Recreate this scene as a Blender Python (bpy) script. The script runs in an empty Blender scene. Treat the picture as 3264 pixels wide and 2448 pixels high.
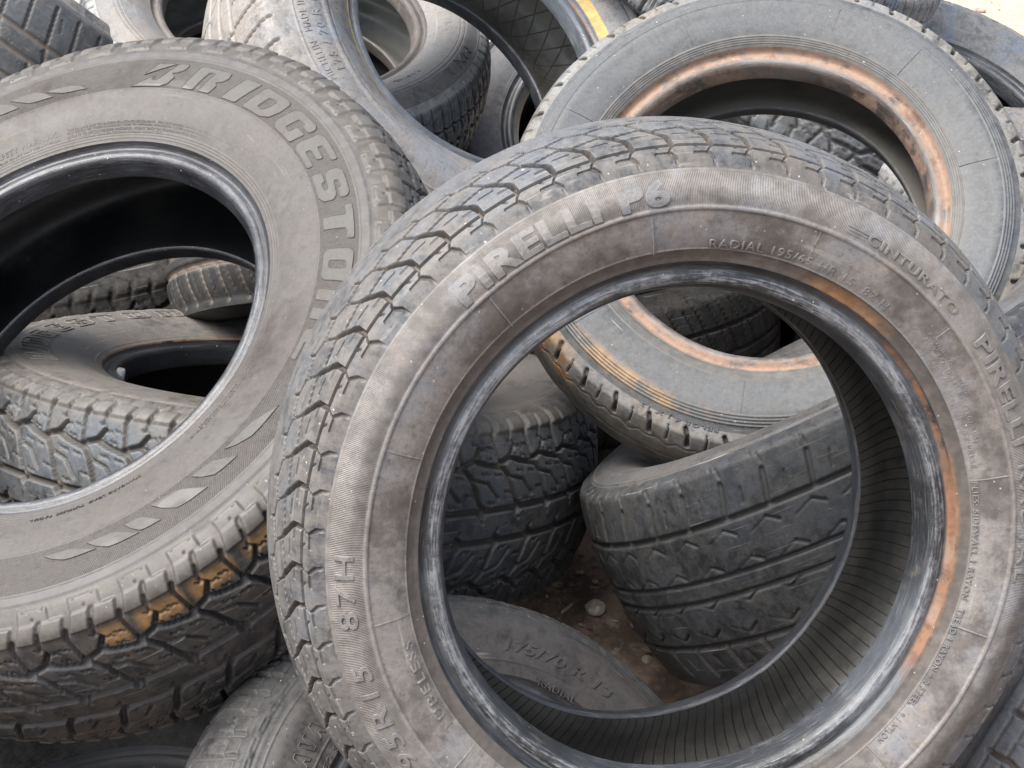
import bpy, bmesh, math, random
import numpy as np
from mathutils import Matrix, Vector

random.seed(7)
RNG = np.random.default_rng(11)
scene = bpy.context.scene
COL = scene.collection
PI = math.pi
QS = 1.0

# ---------------------------------------------------------------- camera
PITCH = math.radians(22.0)
CAM_H = 1.0
FPX, IW, IH = 5500.0, 3264.0, 2448.0
cam_d = bpy.data.cameras.new('camera')
cam_d.sensor_width = 36.0
cam_d.lens = FPX / IW * 36.0
cam_d.clip_start = 0.05
cam_d.clip_end = 400.0
cam = bpy.data.objects.new('camera', cam_d)
COL.objects.link(cam)
cam.location = (0, 0, CAM_H)
cam.rotation_euler = (PI / 2 - PITCH, 0, 0)
scene.camera = cam
C_R = np.array([1.0, 0, 0])
C_F = np.array([0, math.cos(PITCH), -math.sin(PITCH)])
C_U = np.array([0, math.sin(PITCH), math.cos(PITCH)])
CAM = np.array([0, 0, CAM_H])


def to_world(u, v, d):
    return CAM + d * ((u - IW / 2) / FPX * C_R - (v - IH / 2) / FPX * C_U + C_F)


def tyre_matrix(pose, spin=0.0):
    """centre and axis of a tyre, measured in metres from where the photographer stood"""
    u, v, d, ax, ay = pose[:5]
    P = to_world(u, v, d)
    a = np.array([ax, ay, pose[5] if len(pose) > 5 else -1.0])
    a /= np.linalg.norm(a)
    aw = a[0] * C_R - a[1] * C_U + a[2] * C_F
    e1 = C_R - aw * (C_R @ aw)
    e1 /= np.linalg.norm(e1)
    e2 = np.cross(aw, e1)
    if spin:
        c, s = math.cos(spin), math.sin(spin)
        e1, e2 = c * e1 + s * e2, -s * e1 + c * e2
    M = Matrix.Identity(4)
    for i in range(3):
        M[i][0], M[i][1], M[i][2], M[i][3] = e1[i], e2[i], aw[i], P[i]
    return M


# ---------------------------------------------------------------- objects
def tag(o, label=None, cat=None, group=None, kind=None):
    if label: o['label'] = label
    if cat: o['category'] = cat
    if group: o['group'] = group
    if kind: o['kind'] = kind
    return o


def link(name, me, mat=None, parent=None):
    o = bpy.data.objects.new(name, me)
    COL.objects.link(o)
    if mat is not None and len(me.materials) == 0:
        me.materials.append(mat)
    if parent is not None:
        o.parent = parent
    return o


def grid_mesh(name, P, uv, wrap=True, attr=None, flip=False, smooth=True):
    """P (n, m, 3); wraps in the first index. uv (n+1, m, 2) when wrapped"""
    n, m, _ = P.shape
    me = bpy.data.meshes.new(name)
    me.vertices.add(n * m)
    me.vertices.foreach_set('co', P.reshape(-1).astype(np.float32))
    ni = n if wrap else n - 1
    i = np.arange(ni)[:, None]
    j = np.arange(m - 1)[None, :]
    i2 = (i + 1) % n
    q = np.stack([i * m + j, i2 * m + j, i2 * m + j + 1, i * m + j + 1], -1)
    uq = np.stack([i * m + j, (i + 1) * m + j, (i + 1) * m + j + 1, i * m + j + 1], -1)
    if flip:
        q = q[..., ::-1]
        uq = uq[..., ::-1]
    q = q.reshape(-1)
    uq = uq.reshape(-1)
    nf = len(q) // 4
    me.loops.add(nf * 4)
    me.loops.foreach_set('vertex_index', q.astype(np.int32))
    me.polygons.add(nf)
    me.polygons.foreach_set('loop_start', np.arange(0, nf * 4, 4, dtype=np.int32))
    me.polygons.foreach_set('use_smooth', np.full(nf, smooth, bool))
    lay = me.uv_layers.new(name='UVMap')
    lay.uv.foreach_set('vector', uv.reshape(-1, 2)[uq].reshape(-1).astype(np.float32))
    if attr is not None:
        a = me.attributes.new('h', 'FLOAT', 'POINT')
        a.data.foreach_set('value', attr.reshape(-1).astype(np.float32))
    me.update(calc_edges=True)
    return me


# ---------------------------------------------------------------- tyre cross-section
def spline(P, n=24):
    P = np.array(P, float)
    Q = np.vstack([2 * P[0] - P[1], P, 2 * P[-1] - P[-2]])
    out = []
    for i in range(1, len(Q) - 2):
        p0, p1, p2, p3 = Q[i - 1:i + 3]
        t0 = 0
        t1 = t0 + np.linalg.norm(p1 - p0) ** .5
        t2 = t1 + np.linalg.norm(p2 - p1) ** .5
        t3 = t2 + np.linalg.norm(p3 - p2) ** .5
        t = np.linspace(t1, t2, n, endpoint=False)[:, None]
        a1 = (t1 - t) / (t1 - t0) * p0 + (t - t0) / (t1 - t0) * p1
        a2 = (t2 - t) / (t2 - t1) * p1 + (t - t1) / (t2 - t1) * p2
        a3 = (t3 - t) / (t3 - t2) * p2 + (t - t2) / (t3 - t2) * p3
        b1 = (t2 - t) / (t2 - t0) * a1 + (t - t0) / (t2 - t0) * a2
        b2 = (t3 - t) / (t3 - t1) * a2 + (t - t1) / (t3 - t1) * a3
        out.append((t2 - t) / (t2 - t1) * b1 + (t - t1) / (t2 - t1) * b2)
    return np.vstack(out + [P[-1:]])


def profile(Ro, Rb, W, tw, bw, drop=.008, rib=None, butt=.012):
    rib = rib or Ro - .032
    h = Ro - Rb
    x = np.linspace(0, tw / 2, 40)
    crown = np.c_[x, Ro - drop * (x / (tw / 2)) ** 2.6]
    c = crown[-1]
    xr = min(W / 2 - .002, tw / 2 + butt)
    but = spline([c, (c[0] + .35 * (xr - c[0]) + .001, c[1] - .18 * (c[1] - rib)),
                  (c[0] + .75 * (xr - c[0]), c[1] - .55 * (c[1] - rib)), (xr, rib)])
    mid = Rb + .52 * h
    if rib - mid < .02: mid = rib - .02
    fl = (bw / 2 + .010, Rb + .019)
    side = spline([(xr, rib), (W / 2 - .0006, mid + .35 * (rib - mid)), (W / 2 - .0015, mid - .12 * (mid - fl[1])),
                   (fl[0] + .62 * (W / 2 - fl[0]), mid - .55 * (mid - fl[1])), fl])
    bead = spline([fl, (bw / 2 + .0052, Rb + .0165), (bw / 2 + .0030, Rb + .0140), (bw / 2 + .0034, Rb + .0112),
                   (bw / 2 + .0046, Rb + .0075), (bw / 2 + .0036, Rb + .0032), (bw / 2 + .0002, Rb + .0002),
                   (bw / 2 - .006, Rb - .0016), (bw / 2 - .016, Rb - .0035), (bw / 2 - .0205, Rb - .0035),
                   (bw / 2 - .0215, Rb - .001)], 10)
    t = .011
    lin = spline([bead[-1], (bw / 2 - .018 + .2 * (W / 2 - bw / 2), Rb + .012),
                  (fl[0] + .60 * (W / 2 - fl[0]) - t, mid - .5 * (mid - fl[1])),
                  (W / 2 - t * .9, mid + .1 * (rib - mid)), (xr - t * 1.1, rib - .002),
                  (tw / 2 - .024, Ro - drop - .0175), (tw / 4, Ro - .0175), (0, Ro - .0165)])
    return crown, but, side, bead, lin


def resample(p, step):
    d = np.r_[0, np.cumsum(np.linalg.norm(np.diff(p, axis=0), axis=1))]
    n = max(3, int(round(d[-1] / step)) + 1)
    t = np.linspace(0, d[-1], n)
    return np.c_[np.interp(t, d, p[:, 0]), np.interp(t, d, p[:, 1])], t


def normals2(p):
    g = np.gradient(p, axis=0)
    n = np.c_[-g[:, 1], g[:, 0]]
    return n / (np.linalg.norm(n, axis=1, keepdims=True) + 1e-12)


def sm(a, b, x):
    t = np.clip((x - a) / (b - a), 0, 1)
    return t * t * (3 - 2 * t)


# ---------------------------------------------------------------- tread patterns (one pitch, periodic)
def seg_dist(S, Y, pts, p):
    d = np.full(S.shape, 9.0)
    for k in range(len(pts) - 1):
        s0, y0 = pts[k]
        s1, y1 = pts[k + 1]
        for sh in (-1, 0, 1):
            ya, yb = (y0 + sh) * p, (y1 + sh) * p
            vx, vy = s1 - s0, yb - ya
            L = vx * vx + vy * vy + 1e-12
            t = np.clip(((S - s0) * vx + (Y - ya) * vy) / L, 0, 1)
            d = np.minimum(d, np.hypot(S - s0 - t * vx, Y - ya - t * vy))
    return d


class Cell:
    def __init__(c, s, p, n):
        c.p = p
        y = np.arange(n) / n * p
        c.S, c.Y = np.meshgrid(s, y)
        c.h = np.zeros_like(c.S)

    def g(c, pts, hw, dep, e=.0007):
        d = seg_dist(c.S, c.Y, pts, c.p)
        k = 1 - sm(hw - e, hw + e, d)
        c.h = (1 - k) * c.h + k * np.minimum(c.h, -dep)

    def c_(c, s0, hw, dep, e=.0008):
        k = 1 - sm(hw - e, hw + e, np.abs(c.S - s0))
        c.h = (1 - k) * c.h + k * np.minimum(c.h, -dep)

    def pad(c, s0, s1, y0, y1, ht, e=.0007, skew=0.0):
        for sh in (-1, 0, 1):
            yy = c.Y / c.p - sh - skew * (c.S - s0) / (s1 - s0 + 1e-9)
            d = np.minimum(np.minimum(c.S - s0, s1 - c.S), np.minimum(yy - y0, y1 - yy) * c.p)
            c.h = c.h + ht * sm(-e, e, d)

    def dot(c, s, y, r, dep):
        c.g([(s, y), (s + 1e-5, y)], r, dep, .0004)


def pat_touring(c, S, full=True):
    """front tyre: two shoulder rows of offset blocks, worn zigzag ribs in the middle"""
    for m in (1, -1):
        f = (lambda pts: [(m * s, y) for s, y in pts])
        a = S - .0200
        c.c_(m * a, .0013, .0040, .0006)
        c.g(f([(a, .0), (a + .0075, .16), (a + .0085, .17), (a + .0085, .52)]), .0006, .0022, .0005)
        c.g(f([(a + .0085, .12), (a + .013, .0), (a + .020, -.02)]), .0012, .0022)
        c.g(f([(a, .50), (a + .004, .38)]), .0006, .002, .0005)
        b = a - .0240
        c.g(f([(a, .02), (a - .012, .03), (b + .001, .33)]), .0019, .0062, .0005)
        c.g(f([(a - .0105, .05), (a - .0105, .38)]), .0005, .003, .0005)
        c.g(f([(a - .017, .45), (a - .017, .85)]), .0005, .0025, .0005)
        c.g(f([(b, .33), (b - .005, .50)]), .0022, .0065, .0005)
        c.g(f([(b - .005, .50), (b, .33 + 1)]), .0012, .0035, .0005)
        c.g(f([(b - .005, .50), (b - .022, .75)]), .0010, .0035, .0005)
        d = b - .022
        c.g(f([(d, .75), (d - .005, 1.15), (d, 1.75)]), .0017, .0042, .0005)
        c.g(f([(d - .012, .2), (d - .012, .5)]), .0006, .003, .0005)
        c.g(f([(d - .005, 1.15), (d - .018, 1.3)]), .0011, .004)


def pat_suv(c, S, full=True):
    """all-terrain tyre: pads and stepped lugs on the shoulder, sipes, zigzag grooves"""
    for m, o in ((1, 0.0), (-1, .42)):
        f = (lambda pts: [(m * s, y + o) for s, y in pts])
        P = (lambda s0, s1, y0, y1, ht, e=.0007, sk=0: c.pad(min(m * s0, m * s1), max(m * s0, m * s1), y0 + o, y1 + o, ht, e, sk * m))
        e0 = S - .034                      # shoulder edge
        P(S - .0165, S - .003, .12, .70, .0019, .0006)
        P(e0 + .001, S - .0168, .02, .36, .0034, .0009, .10)
        P(e0 + .001, S - .0168, .46, .86, .0030, .0009, .10)
        c.g(f([(e0 + .007, .42), (e0 - .008, .36)]), .0012, .0035, .0009)
        c.g(f([(e0 + .004, .93), (e0 - .004, .88), (e0 - .030, .98)]), .0019, .0048, .0010)
        for y in (.22, .41, .60):
            c.dot(m * (S - .0055 - .008 * (y == .41)), y + o, .0010, .0012)
        r1 = e0 - .031
        # sipes of the shoulder block
        for (ds, y) in ((-.007, .28), (-.013, .48), (-.020, .30), (-.024, .62), (-.012, .68)):
            c.g(f([(e0 + ds, y), (e0 + ds - .0025, y + .05), (e0 + ds - .001, y + .11), (e0 + ds - .004, y + .17)]), .0006, .004, .0005)
        c.g(f([(r1, -.02), (r1 + .006, .30), (r1 + .001, .55), (r1 - .004, .98)]), .0026, .0072, .001)
        c.g(f([(r1 + .006, .30), (r1 + .017, .44)]), .0022, .0065, .001)
        # inner row
        r2 = .017
        c.g(f([(r1, -.02), (r1 - .014, .20), (r2 + .008, .40), (r2, .55)]), .0026, .0072, .001)
        c.g(f([(r1 - .014, .20), (r1 - .020, .62), (r2 + .012, .90)]), .0013, .005, .0008)
        for (ss, y) in ((r1 - .008, .45), (r1 - .010, .80), (r2 + .010, .62), (r2 + .020, .05)):
            c.g(f([(ss, y), (ss - .003, y + .06), (ss - .001, y + .13), (ss - .004, y + .20)]), .0006, .0035, .0005)
        c.g(f([(r2, -.45), (r2, .38), (r2 - .006, .46), (r2 - .001, .55)]), .0030, .0075, .001)
        c.g(f([(r2 - .006, .46), (r2 - .013, .52)]), .0014, .004, .0008)
    c.dot(0, .2, .0007, .003)
    c.dot(.004, .8, .0007, .003)


def pat_worn(c, S, full=True):
    """old narrow tyre: almost bald, alternating wide and thin slots at the shoulder"""
    for m in (1, -1):
        f = (lambda pts: [(m * s, y) for s, y in pts])
        e0 = S - .0180
        c.g(f([(e0 - .010, .02), (e0 + .0035, .0), (e0 + .012, -.10)]), .0023, .0055, .0008)
        c.g(f([(e0 - .010, .48), (e0 + .0035, .50), (e0 + .010, .46)]), .0008, .004, .0006)
        for k in (0, 1):
            y = k * .5
            c.g(f([(e0 - .018 - .004 * k, y), (e0 - .014, y + .25), (e0 - .018 - .004 * (1 - k), y + .5)]), .0009, .0016, .0008)
    for s0 in (-.014, .014):
        c.c_(s0, .0015, .0014)


def pat_road(c, S, full=True):
    """bald summer tyre: straight grooves with hooked slits"""
    e0 = S - .03
    for m, o in ((1, 0), (-1, .5)):
        f = (lambda pts: [(m * s, y + o) for s, y in pts])
        c.g(f([(S - .010, .1), (S - .018, .16)]), .0012, .0015)
        c.g(f([(S - .010, .6), (S - .016, .66)]), .0012, .0015)
        c.g(f([(e0 + .012, .30), (e0 + .003, .34)]), .0014, .0018)
        c.g(f([(e0 - .004, .30), (e0 - .030, .18), (e0 - .034, .16)]), .0026, .0030, .0012)
        for (q, y) in ((e0 - .046, .0), (.020, .35)):
            c.g(f([(q - .009, y - .42), (q, y)]), .0007, .0012, .0006)
            c.g(f([(q, y), (q - .007, y + .24)]), .0011, .0034, .0007)
        c.g(f([(e0 - .012, .72), (e0 - .027, .64)]), .0009, .002, .0007)
    c.c_(e0 - .037, .0026, .0040, .0012)
    c.c_(-(e0 - .037), .0026, .0040, .0012)
    c.c_(.008, .0020, .0036, .001)
    c.c_(-.012, .0022, .0036, .001)


def pat_wave(c, S, full=True):
    """summer tyre with long S-shaped slots"""
    e0 = S - .026
    for m, o in ((1, 0), (-1, .5)):
        f = (lambda pts: [(m * s, y + o) for s, y in pts])
        c.g(f([(.012, .15), (.018, .02), (.026, -.03), (.038, .06), (.052, .16), (e0 + .002, .12)]), .0026, .0060, .0010)
        c.g(f([(.006, .42), (.018, .14)]), .0009, .0025)
        c.g(f([(e0 - .014, .20), (e0 - .014, .55)]), .0013, .0035, .0007)
        c.g(f([(e0 - .014, .66), (e0 - .014, 1.00)]), .0013, .0035, .0007)
        c.g(f([(e0 - .014, .60), (e0 - .026, .56)]), .0008, .002, .0006)
        c.g(f([(e0 + .001, .20), (e0 + .001, 1.0)]), .0009, .0025, .0007)
        c.g(f([(e0 + .016, .30), (e0 + .016, .9)]), .0006, .0012, .0005)
    c.c_(S - .006, .0008, .0012)
    c.c_(.0, .0035, .0045, .0012)


def pat_block(c, S, full=True):
    """winter tyre: small blocks and ragged shoulder fins"""
    e0 = S - .028
    for m, o in ((1, 0), (-1, .35)):
        f = (lambda pts: [(m * s, y + o) for s, y in pts])
        c.g(f([(S - .004, .0), (e0, .03), (e0 - .028, .10)]), .0022, .0065, .001)
        c.g(f([(S - .006, .5), (e0, .52), (e0 - .028, .58)]), .0019, .0060, .001)
        for y in (.16, .30, .66, .82):
            c.g(f([(S - .004, y), (e0 + .004, y + .02)]), .0012, .0022, .0009)
            c.g(f([(e0 - .006, y + .02), (e0 - .024, y + .04)]), .0006, .0035, .0005)
        c.g(f([(e0 - .030, .10), (e0 - .033, .34), (e0 - .029, .58), (e0 - .033, .84), (e0 - .030, 1.1)]), .0018, .0060, .001)
        c.g(f([(e0 - .030, .10), (.016, .26), (.008, .2)]), .0018, .0058, .001)
        c.g(f([(e0 - .030, .58), (.018, .74), (.010, .68)]), .0018, .0058, .001)
        c.g(f([(e0 - .038, .3), (.026, .42)]), .0006, .003, .0005)
        c.g(f([(e0 - .038, .8), (.026, .92)]), .0006, .003, .0005)
    c.g([(.004, 0), (-.004, .25), (.004, .5), (-.004, .75), (.004, 1.0)], .0022, .0058, .001)


def pat_directional(c, S, full=True):
    """sport tyre: straight rings crossed by long slanted cuts"""
    e0 = S - .026
    for m, o in ((1, 0), (-1, .5)):
        f = (lambda pts: [(m * s, y + o) for s, y in pts])
        c.g(f([(S - .008, .0), (e0, .12), (e0 - .030, .34), (.012, .62)]), .0020, .0052, .001)
        c.g(f([(e0 + .004, .62), (e0 - .026, .86)]), .0010, .0035, .0007)
        c.g(f([(e0 - .036, .0), (.012, .14)]), .0008, .003, .0006)
        c.c_(m * (e0 - .030), .0014, .0050)
        c.c_(m * .010, .0022, .0055)


def pat_diag(c, S, full=True):
    """bald tyre with broad slanting grooves and cuts"""
    e0 = S - .026
    c.c_(.034, .0026, .0050, .0012)
    c.c_(.004, .0030, .0055, .0012)
    c.c_(-.032, .0026, .0050, .0012)
    c.g([(e0 + .006, .0), (.034, .22), (.004, .40)], .0018, .0045)
    c.g([(e0 + .006, .5), (.034, .72)], .0016, .004)
    c.g([(.002, .1), (-.032, .35), (-e0, .5)], .0016, .0045)
    c.g([(.026, .2), (.012, .65)], .0008, .003)
    c.g([(e0 - .006, .2), (e0 - .022, .3)], .0007, .002)


PATTERNS = dict(touring=pat_touring, suv=pat_suv, worn=pat_worn, road=pat_road, wave=pat_wave, block=pat_block,
                directional=pat_directional, diag=pat_diag)


# ---------------------------------------------------------------- materials
class NT:
    def __init__(t, name):
        t.m = bpy.data.materials.new(name)
        t.m.use_nodes = True
        t.n = t.m.node_tree.nodes
        t.l = t.m.node_tree.links
        t.n.clear()
        t.out = t.n.new('ShaderNodeOutputMaterial')
        t.b = t.n.new('ShaderNodeBsdfPrincipled')
        t.l.new(t.b.outputs[0], t.out.inputs[0])

    def put(t, sock, v):
        if isinstance(v, bpy.types.NodeSocket):
            t.l.new(v, sock)
        elif isinstance(v, (tuple, list)) and len(v) == 3 and sock.type == 'RGBA':
            sock.default_value = (*v, 1)
        else:
            sock.default_value = v

    def math(t, op, a, b=0.0, c=0.0, clamp=False):
        n = t.n.new('ShaderNodeMath')
        n.operation = op
        n.use_clamp = clamp
        for i, v in enumerate((a, b, c)):
            if i < len(n.inputs): t.put(n.inputs[i], v)
        return n.outputs[0]

    def mix(t, f, a, b):
        n = t.n.new('ShaderNodeMix')
        n.data_type = 'RGBA'
        t.put(n.inputs[0], f)
        t.put(n.inputs[6], a)
        t.put(n.inputs[7], b)
        return n.outputs[2]

    def noise(t, vec, scale, detail=4, rough=.55, off=0.0, dist=0.0):
        if off:
            mp = t.n.new('ShaderNodeMapping')
            mp.inputs['Location'].default_value = (off, off * .7, -off)
            t.put(mp.inputs['Vector'], vec)
            vec = mp.outputs[0]
        n = t.n.new('ShaderNodeTexNoise')
        t.put(n.inputs['Vector'], vec)
        n.inputs['Scale'].default_value = scale
        n.inputs['Detail'].default_value = detail
        n.inputs['Roughness'].default_value = rough
        n.inputs['Distortion'].default_value = dist
        return n.outputs['Fac']

    def ramp(t, f, lo, hi, a=0.0, b=1.0):
        n = t.n.new('ShaderNodeMapRange')
        n.interpolation_type = 'SMOOTHSTEP'
        t.put(n.inputs[0], f)
        n.inputs[1].default_value = lo
        n.inputs[2].default_value = hi
        n.inputs[3].default_value = a
        n.inputs[4].default_value = b
        return n.outputs[0]

    def band(t, f, lo, hi, e):
        return t.math('MULTIPLY', t.ramp(f, lo - e, lo + e), t.ramp(f, hi - e, hi + e, 1, 0))

    def vor(t, vec, scale, rnd=1.0):
        n = t.n.new('ShaderNodeTexVoronoi')
        t.put(n.inputs['Vector'], vec)
        n.inputs['Scale'].default_value = scale
        n.inputs['Randomness'].default_value = rnd
        return n.outputs['Distance'], n.outputs['Color']

    def obj(t):
        return t.n.new('ShaderNodeTexCoord').outputs['Object']

    def uv(t):
        n = t.n.new('ShaderNodeUVMap')
        n.uv_map = 'UVMap'
        s = t.n.new('ShaderNodeSeparateXYZ')
        t.l.new(n.outputs[0], s.inputs[0])
        return n.outputs[0], s.outputs[0], s.outputs[1]

    def attr(t, name):
        n = t.n.new('ShaderNodeAttribute')
        n.attribute_name = name
        return n.outputs['Fac']

    def bump(t, h, dist, strength=1.0, prev=None):
        n = t.n.new('ShaderNodeBump')
        n.inputs['Strength'].default_value = strength
        n.inputs['Distance'].default_value = dist
        t.put(n.inputs['Height'], h)
        if prev is not None: t.l.new(prev, n.inputs['Normal'])
        return n.outputs[0]


def rubber(name, dark=(.030, .031, .034), dust=(.155, .142, .130), amt=.6, brown=(.13, .098, .075), brown_amt=.35,
           blue=(.115, .135, .165), blue_amt=.3, specks=.5, rough=(.5, .72), scale=1.0, ribs=None, stains=(), streak=.0,
           scuff=0.0, off=0.0, dirt=(.125, .100, .080), pores=0.0, spec=.5, grain=.00035, wearm=1.0, edge=1.0, raised=None):
    """dusty rubber. ribs: list of (v0, v1, pitch along the circumference at mean radius, slant, depth);
    stains: list of (colour, u0, u1, v0, v1, ue, ve, density, noise scale) with u in degrees, v in metres of profile"""
    t = NT(name)
    o = t.obj()
    uvv, u, v = t.uv()
    n1 = t.noise(o, 9 * scale, 9, .70, off, .6)
    n2 = t.noise(o, 26 * scale, 8, .68, off + 3.1)
    n3 = t.noise(o, 90 * scale, 6, .65, off + 1.7)
    nb = t.noise(o, 4.3 * scale, 5, .6, off + 7.7, .4)
    mixn = t.math('ADD', t.math('MULTIPLY', n1, .28), t.math('ADD', t.math('MULTIPLY', n2, .38), t.math('MULTIPLY', n3, .34)))
    f = t.ramp(mixn, .5 + .22 * (.5 - amt) - .075, .5 + .22 * (.5 - amt) + .085)
    col = t.mix(f, dark, dust)
    fb = t.math('MULTIPLY', t.ramp(t.math('ADD', t.math('MULTIPLY', n2, .4), t.math('ADD', t.math('MULTIPLY', nb, .4), t.math('MULTIPLY', n3, .2))), .485, .575), brown_amt)
    col = t.mix(fb, col, brown)
    fbl = t.math('MULTIPLY', t.ramp(t.math('ADD', t.math('MULTIPLY', n1, .45), t.math('MULTIPLY', t.noise(o, 14 * scale, 8, .75, off + 12.3), .55)), .485, .565), blue_amt)
    col = t.mix(fbl, col, blue)
    # fine mottling
    col = t.mix(t.math('MULTIPLY', t.ramp(n3, .35, .7), .28), col, tuple(min(1, c * 1.5) for c in dust))
    ng = t.noise(o, 260 * scale, 6, .8, off)
    col = t.mix(t.math('MULTIPLY', t.ramp(ng, .52, .66), .58), col, tuple(c * .8 for c in dark))
    col = t.mix(t.math('MULTIPLY', t.ramp(ng, .48, .35), .46), col, tuple(min(1, c * 1.45) for c in dust))
    def streaky(su, sv, det=5, ro=.7, k=0.0):
        mp = t.n.new('ShaderNodeMapping')
        mp.inputs['Scale'].default_value = (su, sv, 1)
        mp.inputs['Location'].default_value = (off + k, off * 1.7 + k, 0)
        t.put(mp.inputs['Vector'], uvv)
        return t.noise(mp.outputs[0], 1.0, det, ro)
    # rub marks that run out from the hub and round the tyre
    col = t.mix(t.math('MULTIPLY', t.ramp(streaky(46, 22), .50, .70), .22 * wearm), col, tuple(min(1, c * 1.55) for c in dust))
    col = t.mix(t.math('MULTIPLY', t.ramp(streaky(70, 30, 6, .75, 4.0), .52, .70), .30 * wearm), col, tuple(c * .9 for c in dark))
    col = t.mix(t.math('MULTIPLY', t.ramp(streaky(5, 330, 6, .75, 9.0), .56, .72), .22 * wearm), col, tuple(min(1, c * 1.5) for c in dust))
    # thin scratches at odd angles
    for (rx, ry, rz, th_, am) in ((.4, .2, .7, .655, .55), (1.1, .5, -.5, .665, .5), (-.6, 1.2, 1.4, .67, .45)):
        mp = t.n.new('ShaderNodeMapping')
        mp.inputs['Scale'].default_value = (7, 7, 420)
        mp.inputs['Rotation'].default_value = (rx, ry, rz)
        t.put(mp.inputs['Vector'], o)
        ns_ = t.noise(mp.outputs[0], 1.0, 3, .5, off + rx * 9)
        gate = t.ramp(t.noise(o, 6, 3, .6, off + ry * 13), .50, .62)
        col = t.mix(t.math('MULTIPLY', t.math('MULTIPLY', t.ramp(ns_, th_, th_ + .04), gate), am * wearm), col, (.33, .31, .285))
    # worn convex edges are rubbed pale
    pt = t.n.new('ShaderNodeNewGeometry').outputs['Pointiness']
    col = t.mix(t.math('MULTIPLY', t.math('MULTIPLY', t.ramp(pt, .515, .60), t.ramp(n2, .3, .55, .35, 1)), .55 * edge), col, tuple(min(1, c * 1.75) for c in dust))
    # dirt packed in grooves
    h = t.attr('h')
    fg = t.ramp(t.math('MULTIPLY', h, -1000.0), .8, 3.2)
    col = t.mix(t.math('MULTIPLY', fg, t.ramp(n2, .25, .6, .45, .95)), col, dirt)
    if raised:
        col = t.mix(t.math('MULTIPLY', t.ramp(t.math('MULTIPLY', h, 1000.0), .7, 1.6), t.ramp(n2, .25, .6, .5, .9)), col, raised)
    if streak:
        mp = t.n.new('ShaderNodeMapping')
        mp.inputs['Scale'].default_value = (9, 240, 1)
        t.put(mp.inputs['Vector'], uvv)
        ns = t.noise(mp.outputs[0], 1.0, 4, .7, off)
        col = t.mix(t.math('MULTIPLY', t.ramp(ns, .52, .75), streak), col, tuple(min(1, c * 1.45) for c in dust))
    if scuff:
        mp = t.n.new('ShaderNodeMapping')
        mp.inputs['Scale'].default_value = (5, 5, 60)
        mp.inputs['Rotation'].default_value = (.3, .5, .2)
        t.put(mp.inputs['Vector'], o)
        ns = t.noise(mp.outputs[0], 4.0, 6, .75, off + 2)
        col = t.mix(t.math('MULTIPLY', t.ramp(ns, .60, .72), scuff), col, (.36, .34, .31))
    for (sc, u0, u1, v0, v1, ue, ve, dens, nsc) in stains:
        mu = t.band(u, math.radians(u0), math.radians(u1), math.radians(ue))
        mv = t.band(v, v0, v1, ve)
        nn = t.noise(o, nsc, 7, .7, off + 5) if nsc > 0 else t.math('ADD', t.math('MULTIPLY', streaky(26, 650, 5, .75, 3), .6), t.math('MULTIPLY', n2, .4))
        if nsc < 0:
            mu = t.math('MULTIPLY', mu, t.math('SUBTRACT', 1.0, t.math('MULTIPLY', fg, .9)))
        f = t.math('MULTIPLY', t.math('MULTIPLY', mu, mv), t.ramp(nn, .62 - .4 * dens, .72 - .3 * dens))
        sc2 = t.mix(t.ramp(n3, .35, .7), tuple(c * .62 for c in sc), sc)
        col = t.mix(f, col, sc2)
    if pores:
        d, c = t.vor(o, 190)
        sp = t.n.new('ShaderNodeSeparateColor')
        t.l.new(c, sp.inputs[0])
        fp = t.math('MULTIPLY', t.ramp(d, .12, .24, 1, 0), t.ramp(t.math('ADD', t.math('MULTIPLY', sp.outputs[0], .22), t.noise(o, 13 * scale, 4, .6, off + 20)), .70, .76))
        col = t.mix(t.math('MULTIPLY', fp, pores), col, (.035, .033, .032))
    # pale grit
    if specks:
        d, c = t.vor(o, 210)
        sp = t.n.new('ShaderNodeSeparateColor')
        t.l.new(c, sp.inputs[0])
        fs = t.math('MULTIPLY', t.ramp(t.math('ADD', d, t.math('MULTIPLY', n3, .3)), .16, .34, 1, 0), t.ramp(t.math('ADD', t.math('MULTIPLY', sp.outputs[0], .6), t.math('MULTIPLY', n2, .8)), .93, 1.02))
        col = t.mix(t.math('MULTIPLY', fs, specks), col, (.50, .47, .43))
        d2, c2 = t.vor(o, 105)
        sp2 = t.n.new('ShaderNodeSeparateColor')
        t.l.new(c2, sp2.inputs[0])
        fs2 = t.math('MULTIPLY', t.ramp(t.math('ADD', d2, t.math('MULTIPLY', n3, .6)), .32, .42, 1, 0), t.ramp(t.math('ADD', sp2.outputs[1], t.math('MULTIPLY', n1, .4)), 1.14, 1.17))
        col = t.mix(t.math('MULTIPLY', fs2, specks * .8), col, (.42, .40, .37))
    t.put(t.b.inputs['Base Color'], col)
    rr = t.ramp(mixn, .35, .65, rough[0], rough[1])
    t.put(t.b.inputs['Roughness'], rr)
    t.b.inputs['Specular IOR Level'].default_value = spec
    b = t.bump(t.math('ADD', t.math('MULTIPLY', n3, .6), t.math('MULTIPLY', t.noise(o, 420, 3, .7), .4)), grain, 1.0)
    b = t.bump(n2, .0012, .5, b)
    for (v0, v1, pitch, slant, dep) in (ribs or ()):
        rm = .5 * (v0 + v1)
        ph = t.math('ADD', t.math('MULTIPLY', u, 2 * PI * rm / pitch), t.math('MULTIPLY', v, slant * 2 * PI / pitch))
        w = t.math('MULTIPLY', t.math('ADD', t.math('SINE', ph), 1.0), t.band(v, v0, v1, .0006))
        b = t.bump(w, dep, 1.0, b)
    t.put(t.b.inputs['Normal'], b)
    return t.m


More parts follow.
